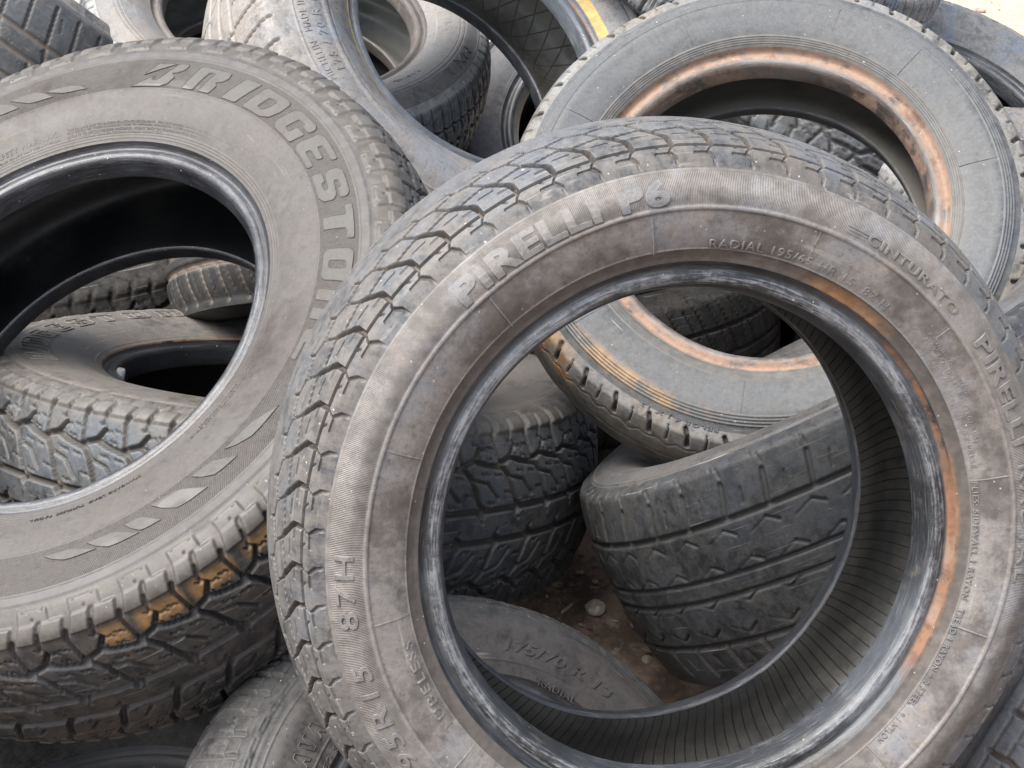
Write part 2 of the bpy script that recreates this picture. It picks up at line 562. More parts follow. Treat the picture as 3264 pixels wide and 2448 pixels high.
def bead_mat(name, base=(.022, .024, .028), sheen=(.10, .12, .15), dust_amt=.25, rust=(), off=0.0, rust_col=(.205, .105, .060),
             rough=(.26, .5), white=.35, crest=None):
    """bare polished rubber of the bead; rust: list of (u0, u1, v0, v1, ue, ve, density) v in metres along the bead"""
    t = NT(name)
    o = t.obj()
    uvv, u, v = t.uv()
    n1 = t.noise(o, 9, 6, .62, off)
    n2 = t.noise(o, 45, 8, .7, off + 2)
    mp = t.n.new('ShaderNodeMapping')
    mp.inputs['Scale'].default_value = (7, 500, 1)
    t.put(mp.inputs['Vector'], uvv)
    ns = t.noise(mp.outputs[0], 1.0, 5, .7, off + 4)
    col = t.mix(t.math('MULTIPLY', t.ramp(n1, .4, .65), .7), base, sheen)
    col = t.mix(t.math('MULTIPLY', t.ramp(ns, .50, .72), white), col, (.30, .31, .33))
    col = t.mix(t.math('MULTIPLY', t.ramp(n2, .52, .68), dust_amt), col, (.16, .135, .11))
    if crest:
        fc = t.math('MULTIPLY', t.band(v, crest[0], crest[1], .0022), t.ramp(t.math('ADD', t.math('MULTIPLY', ns, .45), t.math('ADD', t.math('MULTIPLY', n1, .25), t.math('MULTIPLY', t.noise(o, 150, 6, .75, off + 8), .30))), .44, .60))
        col = t.mix(t.math('MULTIPLY', fc, crest[2]), col, (.25, .258, .272))
    rg = t.ramp(t.math('ADD', t.math('MULTIPLY', ns, .5), t.math('MULTIPLY', n2, .5)), .35, .65, rough[0], rough[1])
    for (u0, u1, v0, v1, ue, ve, dens) in rust:
        m = t.math('MULTIPLY', t.band(u, math.radians(u0), math.radians(u1), math.radians(ue)), t.band(v, v0, v1, ve))
        nn = t.noise(o, 38, 8, .72, off + 6)
        f = t.math('MULTIPLY', m, t.ramp(nn, .62 - .42 * dens, .74 - .34 * dens))
        n4 = t.noise(o, 120, 6, .7, off + 9)
        rc = t.mix(t.ramp(n4, .30, .55), tuple(c * .72 for c in rust_col), rust_col)
        rc = t.mix(t.math('MULTIPLY', t.ramp(t.noise(o, 22, 7, .7, off + 17), .54, .64), .7), rc, tuple(c * k for c, k in zip(rust_col, (.45, .38, .34))))
        rc = t.mix(t.math('MULTIPLY', t.ramp(t.noise(o, 30, 5, .6, off + 14), .52, .66), .55), rc, (.24, .18, .145))
        col = t.mix(f, col, rc)
        rg = t.math('ADD', rg, t.math('MULTIPLY', f, .3), clamp=True)
    d, c = t.vor(o, 190)
    sp = t.n.new('ShaderNodeSeparateColor')
    t.l.new(c, sp.inputs[0])
    fs = t.math('MULTIPLY', t.ramp(t.math('ADD', d, t.math('MULTIPLY', n2, .3)), .20, .36, 1, 0), t.ramp(sp.outputs[0], .95, .97))
    col = t.mix(t.math('MULTIPLY', fs, .7), col, (.5, .48, .45))
    t.put(t.b.inputs['Base Color'], col)
    t.put(t.b.inputs['Roughness'], rg)
    t.b.inputs['Specular IOR Level'].default_value = .6
    b = t.bump(t.math('ADD', t.math('MULTIPLY', ns, .6), n2), .0007, 1.0)
    t.put(t.b.inputs['Normal'], b)
    return t.m


def liner_mat(name, base=(.020, .021, .024), dust=(.075, .072, .064), amt=.5, ribs=None, diamond=0.0, off=0.0, rough=(.35, .6)):
    t = NT(name)
    o = t.obj()
    uvv, u, v = t.uv()
    n1 = t.noise(o, 8, 6, .62, off)
    n2 = t.noise(o, 60, 6, .68, off + 2)
    f = t.ramp(t.math('ADD', t.math('MULTIPLY', n1, .7), t.math('MULTIPLY', n2, .3)), .60 - .35 * amt, .78 - .3 * amt)
    col = t.mix(f, base, dust)
    col = t.mix(t.math('MULTIPLY', t.ramp(n2, .6, .75), .3), col, (.15, .14, .12))
    b = t.bump(n2, .0004, 1.0)
    if ribs:
        pitch, wob, rad, dep = ribs
        # thin raised lines running across, with a gentle S
        ph = t.math('ADD', t.math('MULTIPLY', u, rad / pitch), t.math('MULTIPLY', t.math('SINE', t.math('MULTIPLY', v, 26.0)), wob))
        fr = t.math('ABSOLUTE', t.math('SUBTRACT', t.math('FRACT', ph), .5))
        ln = t.math('MULTIPLY', t.ramp(fr, .0, .085, 1, 0), t.ramp(n1, .30, .62, .35, 1.0))
        b = t.bump(ln, dep, 1.0, b)
        col = t.mix(t.math('MULTIPLY', ln, .55), col, (.022, .022, .021))
        col = t.mix(t.math('MULTIPLY', t.ramp(t.noise(o, 5, 6, .7, off + 3), .48, .62), .5), col, tuple(c * .55 for c in dust))
    if diamond:
        a = t.math('MULTIPLY', u, .34 / diamond)
        c = t.math('MULTIPLY', v, 1.0 / diamond)
        lines = None
        for s in (1, -1):
            fr = t.math('ABSOLUTE', t.math('SUBTRACT', t.math('FRACT', t.math('ADD', a, t.math('MULTIPLY', c, .6 * s))), .5))
            ln = t.ramp(fr, .0, .05, 1, 0)
            lines = ln if lines is None else t.math('MAXIMUM', lines, ln)
        b = t.bump(lines, -.0012, 1.0, b)
        col = t.mix(t.math('MULTIPLY', lines, .4), col, (.05, .048, .043))
    t.put(t.b.inputs['Base Color'], col)
    t.put(t.b.inputs['Roughness'], t.ramp(n1, .35, .65, rough[0], rough[1]))
    t.put(t.b.inputs['Normal'], b)
    return t.m


# ---------------------------------------------------------------- lettering
def tri_mesh(curve, bevel):
    curve.bevel_depth = bevel
    curve.bevel_resolution = 1
    tmp = bpy.data.objects.new('tmp', curve)
    COL.objects.link(tmp)
    dg = bpy.context.evaluated_depsgraph_get()
    dg.update()
    me = bpy.data.meshes.new_from_object(tmp.evaluated_get(dg))
    bpy.data.objects.remove(tmp)
    bpy.data.curves.remove(curve)
    return me


def text_mesh(body, bold=.0, shear=0.0, spacing=1.0, bevel=.012):
    cu = bpy.data.curves.new('lettering', 'FONT')
    cu.body = body
    cu.size = 1.0
    cu.extrude = .08
    cu.offset = bold
    cu.shear = shear
    cu.space_character = spacing
    cu.resolution_u = 3
    return tri_mesh(cu, bevel)


def poly_mesh(polys, bevel=.012, outline=0.0):
    """polys: list of closed outlines; holes are found by even-odd fill"""
    cu = bpy.data.curves.new('lettering', 'CURVE')
    cu.dimensions = '3D' if outline else '2D'
    if not outline:
        cu.fill_mode = 'BOTH'
        cu.extrude = .08
    for P in polys:
        sp = cu.splines.new('POLY')
        sp.points.add(len(P) - 1)
        for i, (x, y) in enumerate(P):
            sp.points[i].co = (x, y, 0, 1)
        sp.use_cyclic_u = True
    return tri_mesh(cu, outline if outline else bevel)


def round_poly(P, r=.07, n=3):
    out = []
    N = len(P)
    for i in range(N):
        a, b, c = np.array(P[i - 1]), np.array(P[i]), np.array(P[(i + 1) % N])
        d1, d2 = a - b, c - b
        l1, l2 = np.linalg.norm(d1), np.linalg.norm(d2)
        k1, k2 = min(r, l1 * .4) / l1, min(r, l2 * .4) / l2
        p, q = b + d1 * k1, b + d2 * k2
        for t in np.linspace(0, 1, n):
            out.append(tuple((1 - t) ** 2 * p + 2 * t * (1 - t) * b + t * t * q))
    return out


class Surf:
    """front or back sidewall surface as x(r) with its normal"""
    def __init__(s, pts, side):
        p = pts[np.argsort(pts[:, 1])]
        s.r, s.x = p[:, 1], p[:, 0]
        s.side = side

    def at(s, r):
        x = np.interp(r, s.r, s.x)
        e = .0015
        dx = (np.interp(r + e, s.r, s.x) - np.interp(r - e, s.r, s.x)) / (2 * e)
        L = np.sqrt(1 + dx * dx)
        return x, 1 / L, -dx / L      # point, normal (x, r)


def emboss(me, surf, th0, th1, r0, r1, ht, mat, parent, name='lettering', fit='span', yrange=None, sink=.0006):
    """wrap a flat mesh (x along, y up, z out) round the sidewall. th0 > th1 in degrees: reads clockwise"""
    bm = bmesh.new()
    bm.from_mesh(me)
    bmesh.ops.triangulate(bm, faces=bm.faces[:])
    co = np.array([v.co[:] for v in bm.verts])
    x0, x1 = co[:, 0].min(), co[:, 0].max()
    y0, y1 = yrange or (co[:, 1].min(), co[:, 1].max())
    rm = .5 * (r0 + r1)
    mpx = math.radians(abs(th0 - th1)) * rm / (x1 - x0)
    for _ in range(3):
        ed = [e for e in bm.edges if (e.verts[0].co - e.verts[1].co).length * mpx > .009]
        if not ed: break
        bmesh.ops.subdivide_edges(bm, edges=ed, cuts=1)
        bmesh.ops.triangulate(bm, faces=[f for f in bm.faces if len(f.verts) > 3])
    zmax = max(1e-6, max(v.co.z for v in bm.verts))
    for v in bm.verts:
        th = math.radians(th0 + (th1 - th0) * (v.co.x - x0) / (x1 - x0))
        r = r0 + (r1 - r0) * (v.co.y - y0) / (y1 - y0)
        x, nx, nr = surf.at(r)
        k = (v.co.z / zmax) * ht if v.co.z > 0 else -sink
        rr = r + nr * k
        xx = (x + nx * k)
        v.co = (rr * math.cos(th), rr * math.sin(th), surf.side * xx)
    bmesh.ops.recalc_face_normals(bm, faces=bm.faces[:])
    bm.to_mesh(me)
    bm.free()
    me.name = name
    return link(name, me, mat, parent)


def mould_line(surf, th, r0, r1, w, ht, mat, parent, name='mould_line'):
    """thin raised flash line across the sidewall"""
    n = 14
    bm = bmesh.new()
    rows = []
    for i in range(n):
        r = r0 + (r1 - r0) * i / (n - 1)
        x, nx, nr = surf.at(r)
        row = []
        for (dw, k) in ((-w, -.0005), (-w * .5, ht), (w * .5, ht), (w, -.0005)):
            a = math.radians(th) + dw / r
            row.append(bm.verts.new(((r + nr * k) * math.cos(a), (r + nr * k) * math.sin(a), surf.side * (x + nx * k))))
        rows.append(row)
    for i in range(n - 1):
        for j in range(3):
            bm.faces.new((rows[i][j], rows[i][j + 1], rows[i + 1][j + 1], rows[i + 1][j]))
    me = bpy.data.meshes.new(name)
    bm.to_mesh(me)
    bm.free()
    return link(name, me, mat, parent)


# ---------------------------------------------------------------- the tyre
GROUP = 'used tyres in the scrap heap'


def ring_disp(r, rings):
    h = np.zeros_like(r)
    for (r0, w, a, e) in rings:
        h += a * (1 - sm(w - e, w + e, np.abs(r - r0)))
    return h


def make_tyre(label, pose, Ro, Rb, W, tw, bw, pattern, npitch, drop=.010, rib=None, butt=.012, rings=(), rings_back=None,
              mats=None, step=.0022, spin=0.0, nth=None, wear=.0006, liner_rings=(), seed=0, name='tyre', crisp=False):
    """mats: dict tread, side, bead, liner (and optionally side_back, bead_back)"""
    step *= QS
    root = bpy.data.objects.new(name, None)
    COL.objects.link(root)
    root.empty_display_size = .1
    root.matrix_world = tyre_matrix(pose, math.radians(spin))
    tag(root, label, 'tyre', GROUP)
    crown, but, side, bead, lin = profile(Ro, Rb, W, tw, bw, drop, rib, butt)
    rg = np.random.default_rng(seed + 5)
    ph = rg.uniform(0, 6.28, 8)

    def wob(th):      # the rubber is not perfectly round any more
        return .0012 * np.sin(2 * th + ph[0]) + .0007 * np.sin(3 * th + ph[1]) + .0004 * np.sin(7 * th + ph[2])

    # --- tread: back rib -> crown -> front rib
    half = np.vstack([crown, but[1:]])
    full = np.vstack([np.c_[-half[::-1, 0], half[::-1, 1]][:-1], half])
    p, s = resample(full, step)
    s = s - s[-1] / 2
    S = s[-1]
    nrm = normals2(p)
    pitch = 2 * PI * Ro / npitch
    n = max(8, int(round(pitch / step)))
    c = Cell(s, pitch, n)
    PATTERNS[pattern](c, S)
    h = np.tile(c.h, (npitch, 1))
    N = n * npitch
    th = np.arange(N) / N * 2 * PI - PI
    # uneven wear
    T, SS = np.meshgrid(th, s, indexing='ij')
    h2 = h * (1 + .25 * np.sin(T * 3 + ph[3]) * np.sin(SS * 40 + ph[4]))
    lowf = wear * (np.sin(T * 9 + SS * 60 + ph[5]) * .5 + np.sin(T * 23 - SS * 35 + ph[6]) * .3 + np.sin(T * 41 + SS * 110 + ph[7]) * .25)
    fade = sm(0, .006, S - np.abs(SS))
    h2 = (h2 + lowf) * fade
    r = p[None, :, 1] + nrm[None, :, 1] * h2 + wob(T)
    z = p[None, :, 0] + nrm[None, :, 0] * h2
    P = np.stack([r * np.cos(T), r * np.sin(T), z], -1)
    th1 = np.r_[th, PI]
    uv = np.stack(np.meshgrid(th1, s, indexing='ij'), -1)
    link('tread', grid_mesh('tread', P, uv, True, h * fade, smooth=not crisp), mats['tread'], root)

    surfs = {}
    nth = nth or 480

    def rev(pts, nm, mat, parent, sgn, disp=None, vcoord=None, n2=None, flip=False, dispth=None):
        n2 = n2 or nth
        th = np.arange(n2) / n2 * 2 * PI - PI
        T = np.repeat(th[:, None], len(pts), 1)
        nr = normals2(pts)
        d = np.zeros(len(pts)) if disp is None else disp
        dd = np.repeat(d[None], n2, 0)
        if dispth is not None: dd = dd + dispth(T, pts)
        r = pts[None, :, 1] + nr[None, :, 1] * dd + wob(T)
        z = sgn * (pts[None, :, 0] + nr[None, :, 0] * dd)
        P = np.stack([r * np.cos(T), r * np.sin(T), z], -1)
        th1 = np.r_[th, PI]
        vv = pts[:, 1] if vcoord is None else vcoord
        uv = np.stack(np.meshgrid(th1, vv, indexing='ij'), -1)
        return link(nm, grid_mesh(nm, P, uv, True, None, flip=flip), mat, parent)

    for sgn in (1, -1):
        rr = rings if (sgn > 0 or rings_back is None) else rings_back
        pts, tt = resample(side, min(.0009, step * .6) if sgn > 0 else .003)
        # profile runs outwards->inwards, so the outer normal is the left-hand one: flip sign to point outwards
        d = -ring_disp(pts[:, 1], rr)
        d = -d
        end = sm(0, .004, tt) * sm(0, .004, tt[-1] - tt)
        d = d * end
        # normals2 points to the right of travel; make sure displacement goes outwards (+x)
        nr = normals2(pts)
        sg = np.sign(nr[len(nr) // 2, 0])
        sw = rev(pts, 'sidewall', mats.get('side_back', mats['side']) if sgn < 0 else mats['side'], root, sgn, d * sg, flip=(sgn < 0))
        nr2 = nr * sg
        sp = np.c_[pts[:, 0] + nr2[:, 0] * d, pts[:, 1] + nr2[:, 1] * d]
        surfs[sgn] = (Surf(pts, sgn), sw)
        bp, bt = resample(bead, .0011 if sgn > 0 else .002)
        rev(bp, 'bead', mats.get('bead_back', mats['bead']) if sgn < 0 else mats['bead'], root, sgn, None, bt, flip=(sgn < 0))
    lf = np.vstack([lin[:-1], np.c_[-lin[::-1, 0], lin[::-1, 1]]])
    lp, lt = resample(lf, .005)
    rev(lp, 'inner_liner', mats['liner'], root, 1, None, lt - lt[-1] / 2)
    return root, surfs


# ================================================================ the heap
PALE = dict(dust=(.175, .160, .146), brown=(.150, .118, .094), blue=(.120, .135, .160))
L_DARK = liner_mat('liner_dark', base=(.012, .013, .015), dust=(.040, .039, .036), amt=.4)
L_RIB = liner_mat('liner_ribbed', base=(.055, .055, .055), dust=(.128, .123, .112), amt=.65, ribs=(.0118, .30, .30, .0012), rough=(.3, .5), off=3)
L_PALE = liner_mat('liner_pale', base=(.10, .105, .10), dust=(.22, .22, .205), amt=.9, off=5)
L_DIAM = liner_mat('liner_diamond', base=(.16, .155, .14), dust=(.33, .315, .28), amt=.8, diamond=.036, off=8)
BEAD = bead_mat('bead_rubber', sheen=(.06, .066, .078), rough=(.34, .55))
BEAD_SHADE = bead_mat('bead_shade', base=(.012, .012, .013), sheen=(.022, .023, .025), dust_amt=.15, white=.05, rough=(.6, .8))  # near black and matt: deep shade put into the bead colour
BEAD_DUSTY = bead_mat('bead_dusty', base=(.05, .05, .052), sheen=(.13, .135, .14), dust_amt=.6, rough=(.4, .65), off=4)
RUB_MID = rubber('rubber_mid', off=21)
RUB_SHADE = rubber('rubber_shade', dark=(.010, .010, .011), dust=(.032, .030, .027), amt=.45, brown=(.034, .027, .021), blue=(.020, .023, .028), off=33, dirt=(.030, .026, .022), wearm=.4, edge=.6, specks=.2, spec=.2, rough=(.7, .9))  # shade deep in the pile is put into this rubber's colour

# ---- the tyre standing in front
A_SIDE = rubber('front_sidewall', dark=(0.086, 0.081, 0.077), dust=(0.187, 0.172, 0.159), amt=.80, brown=(0.165, 0.131, 0.107), brown_amt=.42,
                blue=(0.158, 0.173, 0.201), blue_amt=.55, specks=.8, ribs=[(.2515, .2745, .00125, 0, .00013)],
                stains=[((.108, .094, .085), -400, 400, .200, .2190, 5, .0012, .95, 14), ((.128, .114, .104), -400, 400, .2195, .2485, 5, .0015, .38, 12), ((.165, .152, .140), -400, 400, .2510, .278, 5, .0012, .55, 16), ((.26, .135, .062), 48, 66, .2070, .2170, 5, .003, .75, 40), ((.24, .14, .08), -30, 18, .2065, .2115, 10, .002, .6, 40)], off=1)
A_LET = rubber('front_lettering', dark=(0.069, 0.067, 0.066), dust=(0.152, 0.146, 0.141), amt=.78, brown=(0.131, 0.107, 0.090), brown_amt=.5, blue=(0.131, 0.141, 0.158), blue_amt=.6, specks=.6, edge=.25, off=1)
A_TREAD = rubber('front_tread', dark=(.040, .042, .046), dust=(.108, .103, .098), amt=.62, brown=(.100, .083, .069), brown_amt=.45,
                 blue=(.086, .098, .116), blue_amt=.65, specks=1.0, scuff=.5, dirt=(.088, .073, .062), off=2, rough=(.45, .7))
A_BEAD = bead_mat('front_bead', base=(.020, .022, .025), sheen=(.070, .078, .090), dust_amt=.3, white=.25, crest=(.0110, .0215, .85),
                  rust=[(-32, 14, -.002, .0085, 6, .0016, .82), (14, 46, .0015, .0075, 8, .0014, .55), (48, 63, -.001, .003, 4, .001, .5), (-112, -70, -.001, .003, 6, .001, .25)], off=1, rough=(.30, .55))
tA, sA = make_tyre('dusty grey tyre standing in front with orange rust beside its opening',
                   (2110.5, 1640.6, 1.36, .225, .192), .3095, .1905, .198, .156, .145, 'touring', 63, drop=.0165, rib=.277, butt=.012,
                   rings=[(.2765, .0012, .0010, .0008), (.2495, .0016, .0011, .0010), (.2192, .0004, .0009, .0003), (.2140, .0050, -.0006, .0006)],
                   mats=dict(tread=A_TREAD, side=A_SIDE, bead=A_BEAD, bead_back=BEAD, liner=L_RIB), step=.0010, nth=1200, spin=0, seed=1, wear=.0002, crisp=True)
sf, sw = sA[1]
emboss(text_mesh('PIRELLI P6', bold=.035, spacing=1.08), sf, 133.6, 96.4, .2540, .2722, .0010, A_LET, sw)
for k, (a0, a1) in enumerate(((66.0, 62.2), (65.4, 62.0), (65.9, 61.8))):
    emboss(poly_mesh([[(0, 0), (1, 0), (1, .2), (0, .2)]]), sf, a0, a1, .2530 + .0024 * k, .2540 + .0024 * k, .0005, A_LET, sw)
emboss(text_mesh('CINTURATO', bold=.012, spacing=1.12), sf, 61.8, 41.2, .2528, .2602, .0009, A_LET, sw)
emboss(text_mesh('PIRELLI', bold=.02, spacing=1.02), sf, 35.0, 14.8, .2535, .2668, .0009, A_LET, sw)
emboss(text_mesh('RADIAL', bold=.0, spacing=1.3), sf, 11.2, -9.5, .2550, .2640, .0008, A_LET, sw)
emboss(text_mesh('195R15  87H', bold=.0, spacing=1.25), sf, 217.5, 177.6, .2568, .2700, .0009, A_LET, sw)
emboss(text_mesh('TUBELESS', bold=.0, spacing=1.35), sf, 214.0, 194.6, .2222, .2294, .0008, A_LET, sw)
emboss(text_mesh('RADIAL 195/65 HR 15  87 H', bold=.0, spacing=1.15), sf, 89.2, 50.8, .2208, .2272, .0010, A_LET, sw)
for (tx, a0, a1, r0, hh) in (('AUSTRALIA - COMMONWEALTH', 41.5, 27.0, .2312, .0028), ('MAX LOAD 545 KG (1202 LBS)', 41.0, 17.5, .2262, .0040),
                             ('AT 300 KPA (44 PSI) MAX PRESS.', 40.2, 12.0, .2206, .0040), ('PLIES: SIDEWALL 1 RAYON', 9.5, -14.5, .2206, .0040),
                             ('TREAD 1 RAYON + 2 STEEL', -16.5, -38.5, .2208, .0042), ('+ 1 NYLON', -40.5, -48.0, .2210, .0044)):
    emboss(text_mesh(tx, spacing=1.15), sf, a0, a1, r0, r0 + hh, .0008, A_LET, sw)
for k in range(12):
    mould_line(sf, 99.8 + 30 * k, .2196, .2480, .0007, .0006, A_SIDE, sw)

# ---- the big all-terrain tyre on the left
B_SIDE = rubber('left_sidewall', dark=(0.040, 0.036, 0.034), dust=(0.068, 0.062, 0.057), amt=.9, brown=(0.067, 0.055, 0.046), brown_amt=.5,
                blue=(0.067, 0.068, 0.072), blue_amt=.35, specks=.35, ribs=[(.2795, .3180, .0021, .75, .00030)], off=5, streak=.3, wearm=.25,
                stains=[((.046, .036, .029), -62, -8, .225, .275, 14, .018, .5, 7), ((.050, .041, .034), 70, 120, .270, .32, 14, .02, .4, 8), ((.088, .082, .076), 0, 70, .225, .272, 18, .014, .42, 9),((.088, .084, .081), -400, 400, .3205, .3325, 5, .0012, .9, 18)])
B_RAISED = rubber('left_lettering', dark=(0.038, 0.035, 0.033), dust=(0.061, 0.058, 0.053), amt=.9, brown=(0.058, 0.048, 0.041), brown_amt=.4, blue=(0.058, 0.060, 0.064), blue_amt=.3, specks=.3, off=5, wearm=.4, edge=.0)
OCHRE = (.30, .175, .075)
B_TREAD = rubber('left_tread', dark=(.016, .017, .019), dust=(.060, .056, .051), amt=.5, brown=(.066, .049, .036), brown_amt=.5,
                 blue=(.040, .050, .064), blue_amt=.5, specks=.45, dirt=(.040, .040, .043), scuff=.12, off=6, raised=(.120, .115, .110),
                 stains=[((.088, .080, .072), -400, 400, .0985, .2, 5, .0025, 1.0, 20), ((.088, .082, .075), -400, 400, .090, .1, 5, .004, .75, 30),
                         (OCHRE, -74.5, -71.0, 0.072, .094, .8, .005, .62, -1), (OCHRE, -69.5, -62.6, 0.074, .094, .6, .006, .78, -1), (OCHRE, -61.6, -54.8, 0.076, .094, .6, .006, .78, -1), (OCHRE, -53.0, -47.5, 0.080, .094, .8, .006, .62, -1)], rough=(.42, .66))
B_BEAD = bead_mat('left_bead', base=(.017, .018, .022), sheen=(.045, .050, .060), dust_amt=.12, white=.2, off=7, rough=(.24, .45), crest=(.013, .020, .25))
tB, sB = make_tyre('big pale brown tyre on the left with ochre chalk marks on its tread',
                   (313.7, 1172.6, 1.749, -.324, -.70), .379, .2032, .225, .185, .1625, 'suv', 46, drop=.017, rib=.332, butt=.018,
                   rings=[(.3265, .0058, .0013, .0008), (.2787, .0004, .0006, .0003), (.2262, .0006, .0006, .0004), (.2290, .0005, .0005, .0004), (.2318, .0005, .0004, .0004)],
                   mats=dict(tread=B_TREAD, side=B_SIDE, bead=B_BEAD, liner=L_DARK), step=.0014, nth=1100, seed=2, wear=.0007)
sf, sw = sB[1]
LET = {
    'R': ([[(0, 0), (.40, 0), (.40, .82), (.60, .82), (.60, 0), (1.0, 0), (1.02, .34), (.86, .46), (1.06, .56), (1.12, .74), (1.04, .96), (.92, 1), (0, 1)]], .5),
    'I': ([[(0, 0), (.44, 0), (.44, 1), (0, 1)]], .5),
    'D': ([[(0, 0), (.80, 0), (1.04, .16), (1.1, .5), (1.04, .90), (.90, 1), (0, 1)], [(.40, .22), (.62, .22), (.70, .40), (.70, .74), (.40, .74)]], .45),
    'G': ([[(.2, 0), (1.0, 0), (1.0, .52), (.62, .52), (.62, .22), (.40, .24), (.40, .76), (.66, .76), (.66, .66), (1.0, .66), (1.0, .9), (.86, 1), (.16, 1), (0, .84), (0, .16)]], .4),
    'E': ([[(.14, 0), (1.0, 0), (1.0, .20), (.42, .20), (.42, .40), (.84, .40), (.84, .60), (.42, .60), (.42, .80), (1.0, .80), (1.0, 1), (.14, 1), (0, .86), (0, .14)]], .35),
    'S': ([[(0, .0), (.86, 0), (1.04, .16), (1.04, .46), (.90, .58), (.40, .62), (.40, .78), (.66, .78), (.66, .68), (1.0, .68), (1.0, .9), (.86, 1), (.14, 1), (0, .86), (0, .54), (.14, .42), (.64, .38), (.64, .22), (.38, .22), (.38, .34), (0, .34)]], .3),
    'T': ([[(.32, 0), (.74, 0), (.74, .76), (1.06, .76), (1.06, 1), (0, 1), (0, .76), (.32, .76)]], .3),
    'O': ([[(.14, 0), (.92, 0), (1.06, .14), (1.06, .86), (.92, 1), (.14, 1), (0, .86), (0, .14)], [(.40, .22), (.66, .22), (.66, .78), (.40, .78)]], .3),
    'N': ([[(0, 0), (.38, 0), (.38, .78), (.64, .78), (.64, 0), (1.02, 0), (1.02, .86), (.88, 1), (0, 1)]], .3),
}
B_EMB = [[(.0, .0), (1.30, 0), (1.62, .12), (1.80, .40), (1.60, .57), (1.85, .62), (2.05, .72), (2.16, .90), (2.12, 1), (1.74, 1), (1.15, .30), (1.02, .25), (.84, .26), (.92, .42)],
         [(.893, .99), (1.66, .985), (.445, .475)]]
word = [('B', 80.0, 68.2)] + [(ch, a, a - w) for ch, a, w in (('R', 67.3, 9.6), ('I', 56.6, 6.6), ('D', 50.4, 9.6), ('G', 40.4, 9.0), ('E', 31.4, 9.2),
                                                              ('S', 21.4, 8.8), ('T', 11.0, 8.4), ('O', 1.4, 8.2), ('N', -7.8, 7.8), ('E', -16.8, 8.2))]
for ch, a0, a1 in word:
    if ch == 'B':
        for P in B_EMB:      # the split initial: each piece by itself
            X, Y = [q[0] for q in P], [q[1] for q in P]
            t0, t1 = a0 + (a1 - a0) * min(X) / 2.16, a0 + (a1 - a0) * max(X) / 2.16
            q0, q1 = .2815 + .031 * min(Y), .2815 + .031 * max(Y)
            emboss(poly_mesh([round_poly(P, .03)], bevel=.02), sf, t0, t1, q0, q1, .0006, B_RAISED, sw)
            emboss(poly_mesh([round_poly(P, .03)], outline=.016), sf, t0, t1, q0 - .0003, q1 + .0003, .0011, B_RAISED, sw, sink=.0002)
        continue
    P0, shr = LET[ch]
    polys = [round_poly([(x + shr * y * .55, y) for x, y in P], .06) for P in P0]
    emboss(poly_mesh(polys, bevel=.02), sf, a0, a1, .2815, .3125, .0006, B_RAISED, sw)
    emboss(poly_mesh(polys, outline=.016), sf, a0, a1, .2812, .3128, .0011, B_RAISED, sw, sink=.0002)
for (a0, a1, r0, r1) in ((90.3, 99.9, .2865, .2965), (98.2, 107.6, .2868, .3030), (106, 115.5, .288, .3080), (113, 122, .290, .3080),
                         (-33.0, -44.6, .2868, .3005), (-44.0, -52.0, .2856, .3030), (-51.0, -60.5, .2858, .3070), (-60.0, -66.0, .290, .3060), (-64.0, -73.0, .2905, .3058), (-71.5, -80.8, .2895, .3005)):
    s = 1 if a0 > 0 else -1
    A0, A1 = max(a0, a1), min(a0, a1)
    pl = [(0, 1), (.16, .66), (.42, .14), (.62, .04), (1, 0), (.84, .46), (.60, .90), (.40, .97)]
    emboss(poly_mesh([pl], bevel=.03), sf, A0, A1, r0, r1, .0010, B_RAISED, sw, name='blade_mark')
for (tx, a0, a1, r0, hh) in (('SAFETY WARNING:', 116, 97.5, .2385, .0055), ('SERIOUS INJURY MAY RESULT FROM:', 117, 97.5, .2330, .0028),
                             ('TIRE FAILURE DUE TO UNDERINFLATION/OVERLOADING - FOLLOW OWNERS MANUAL OR TIRE PLACARD IN VEHICLE.', 95.6, 44.6, .2412, .0026),
                             ('EXPLOSION OF TIRE/RIM ASSEMBLY DUE TO IMPROPER MOUNTING - NEVER EXCEED 40 PSI (275 KPA) TO SEAT BEADS -', 95.6, 43.5, .2378, .0026),
                             ('INFLATE TO RECOMMENDED PRESSURES. MOUNT ONLY ON 16 INCH DIAMETER RIMS -', 95.6, 57.0, .2344, .0026),
                             ('ONLY SPECIALLY TRAINED PERSONS SHOULD MOUNT TIRES.', 95.6, 68.0, .2312, .0024),
                             ('MAX. LOAD SINGLE 1120 KG (2469 LBS) AT 300 KPA (44 PSI) COLD', -5.5, -47.0, .2385, .0026),
                             ('TREAD: 2 STEEL + 2 POLYESTER + 1 NYLON   SIDEWALL: 2 POLYESTER', -7.0, -44.0, .2345, .0026),
                             ('STANDARD LOAD  TUBELESS  RADIAL', -60, -86, .2370, .0030)):
    emboss(text_mesh(tx, spacing=1.1), sf, a0, a1, r0, r0 + hh, .0003, B_SIDE, sw)

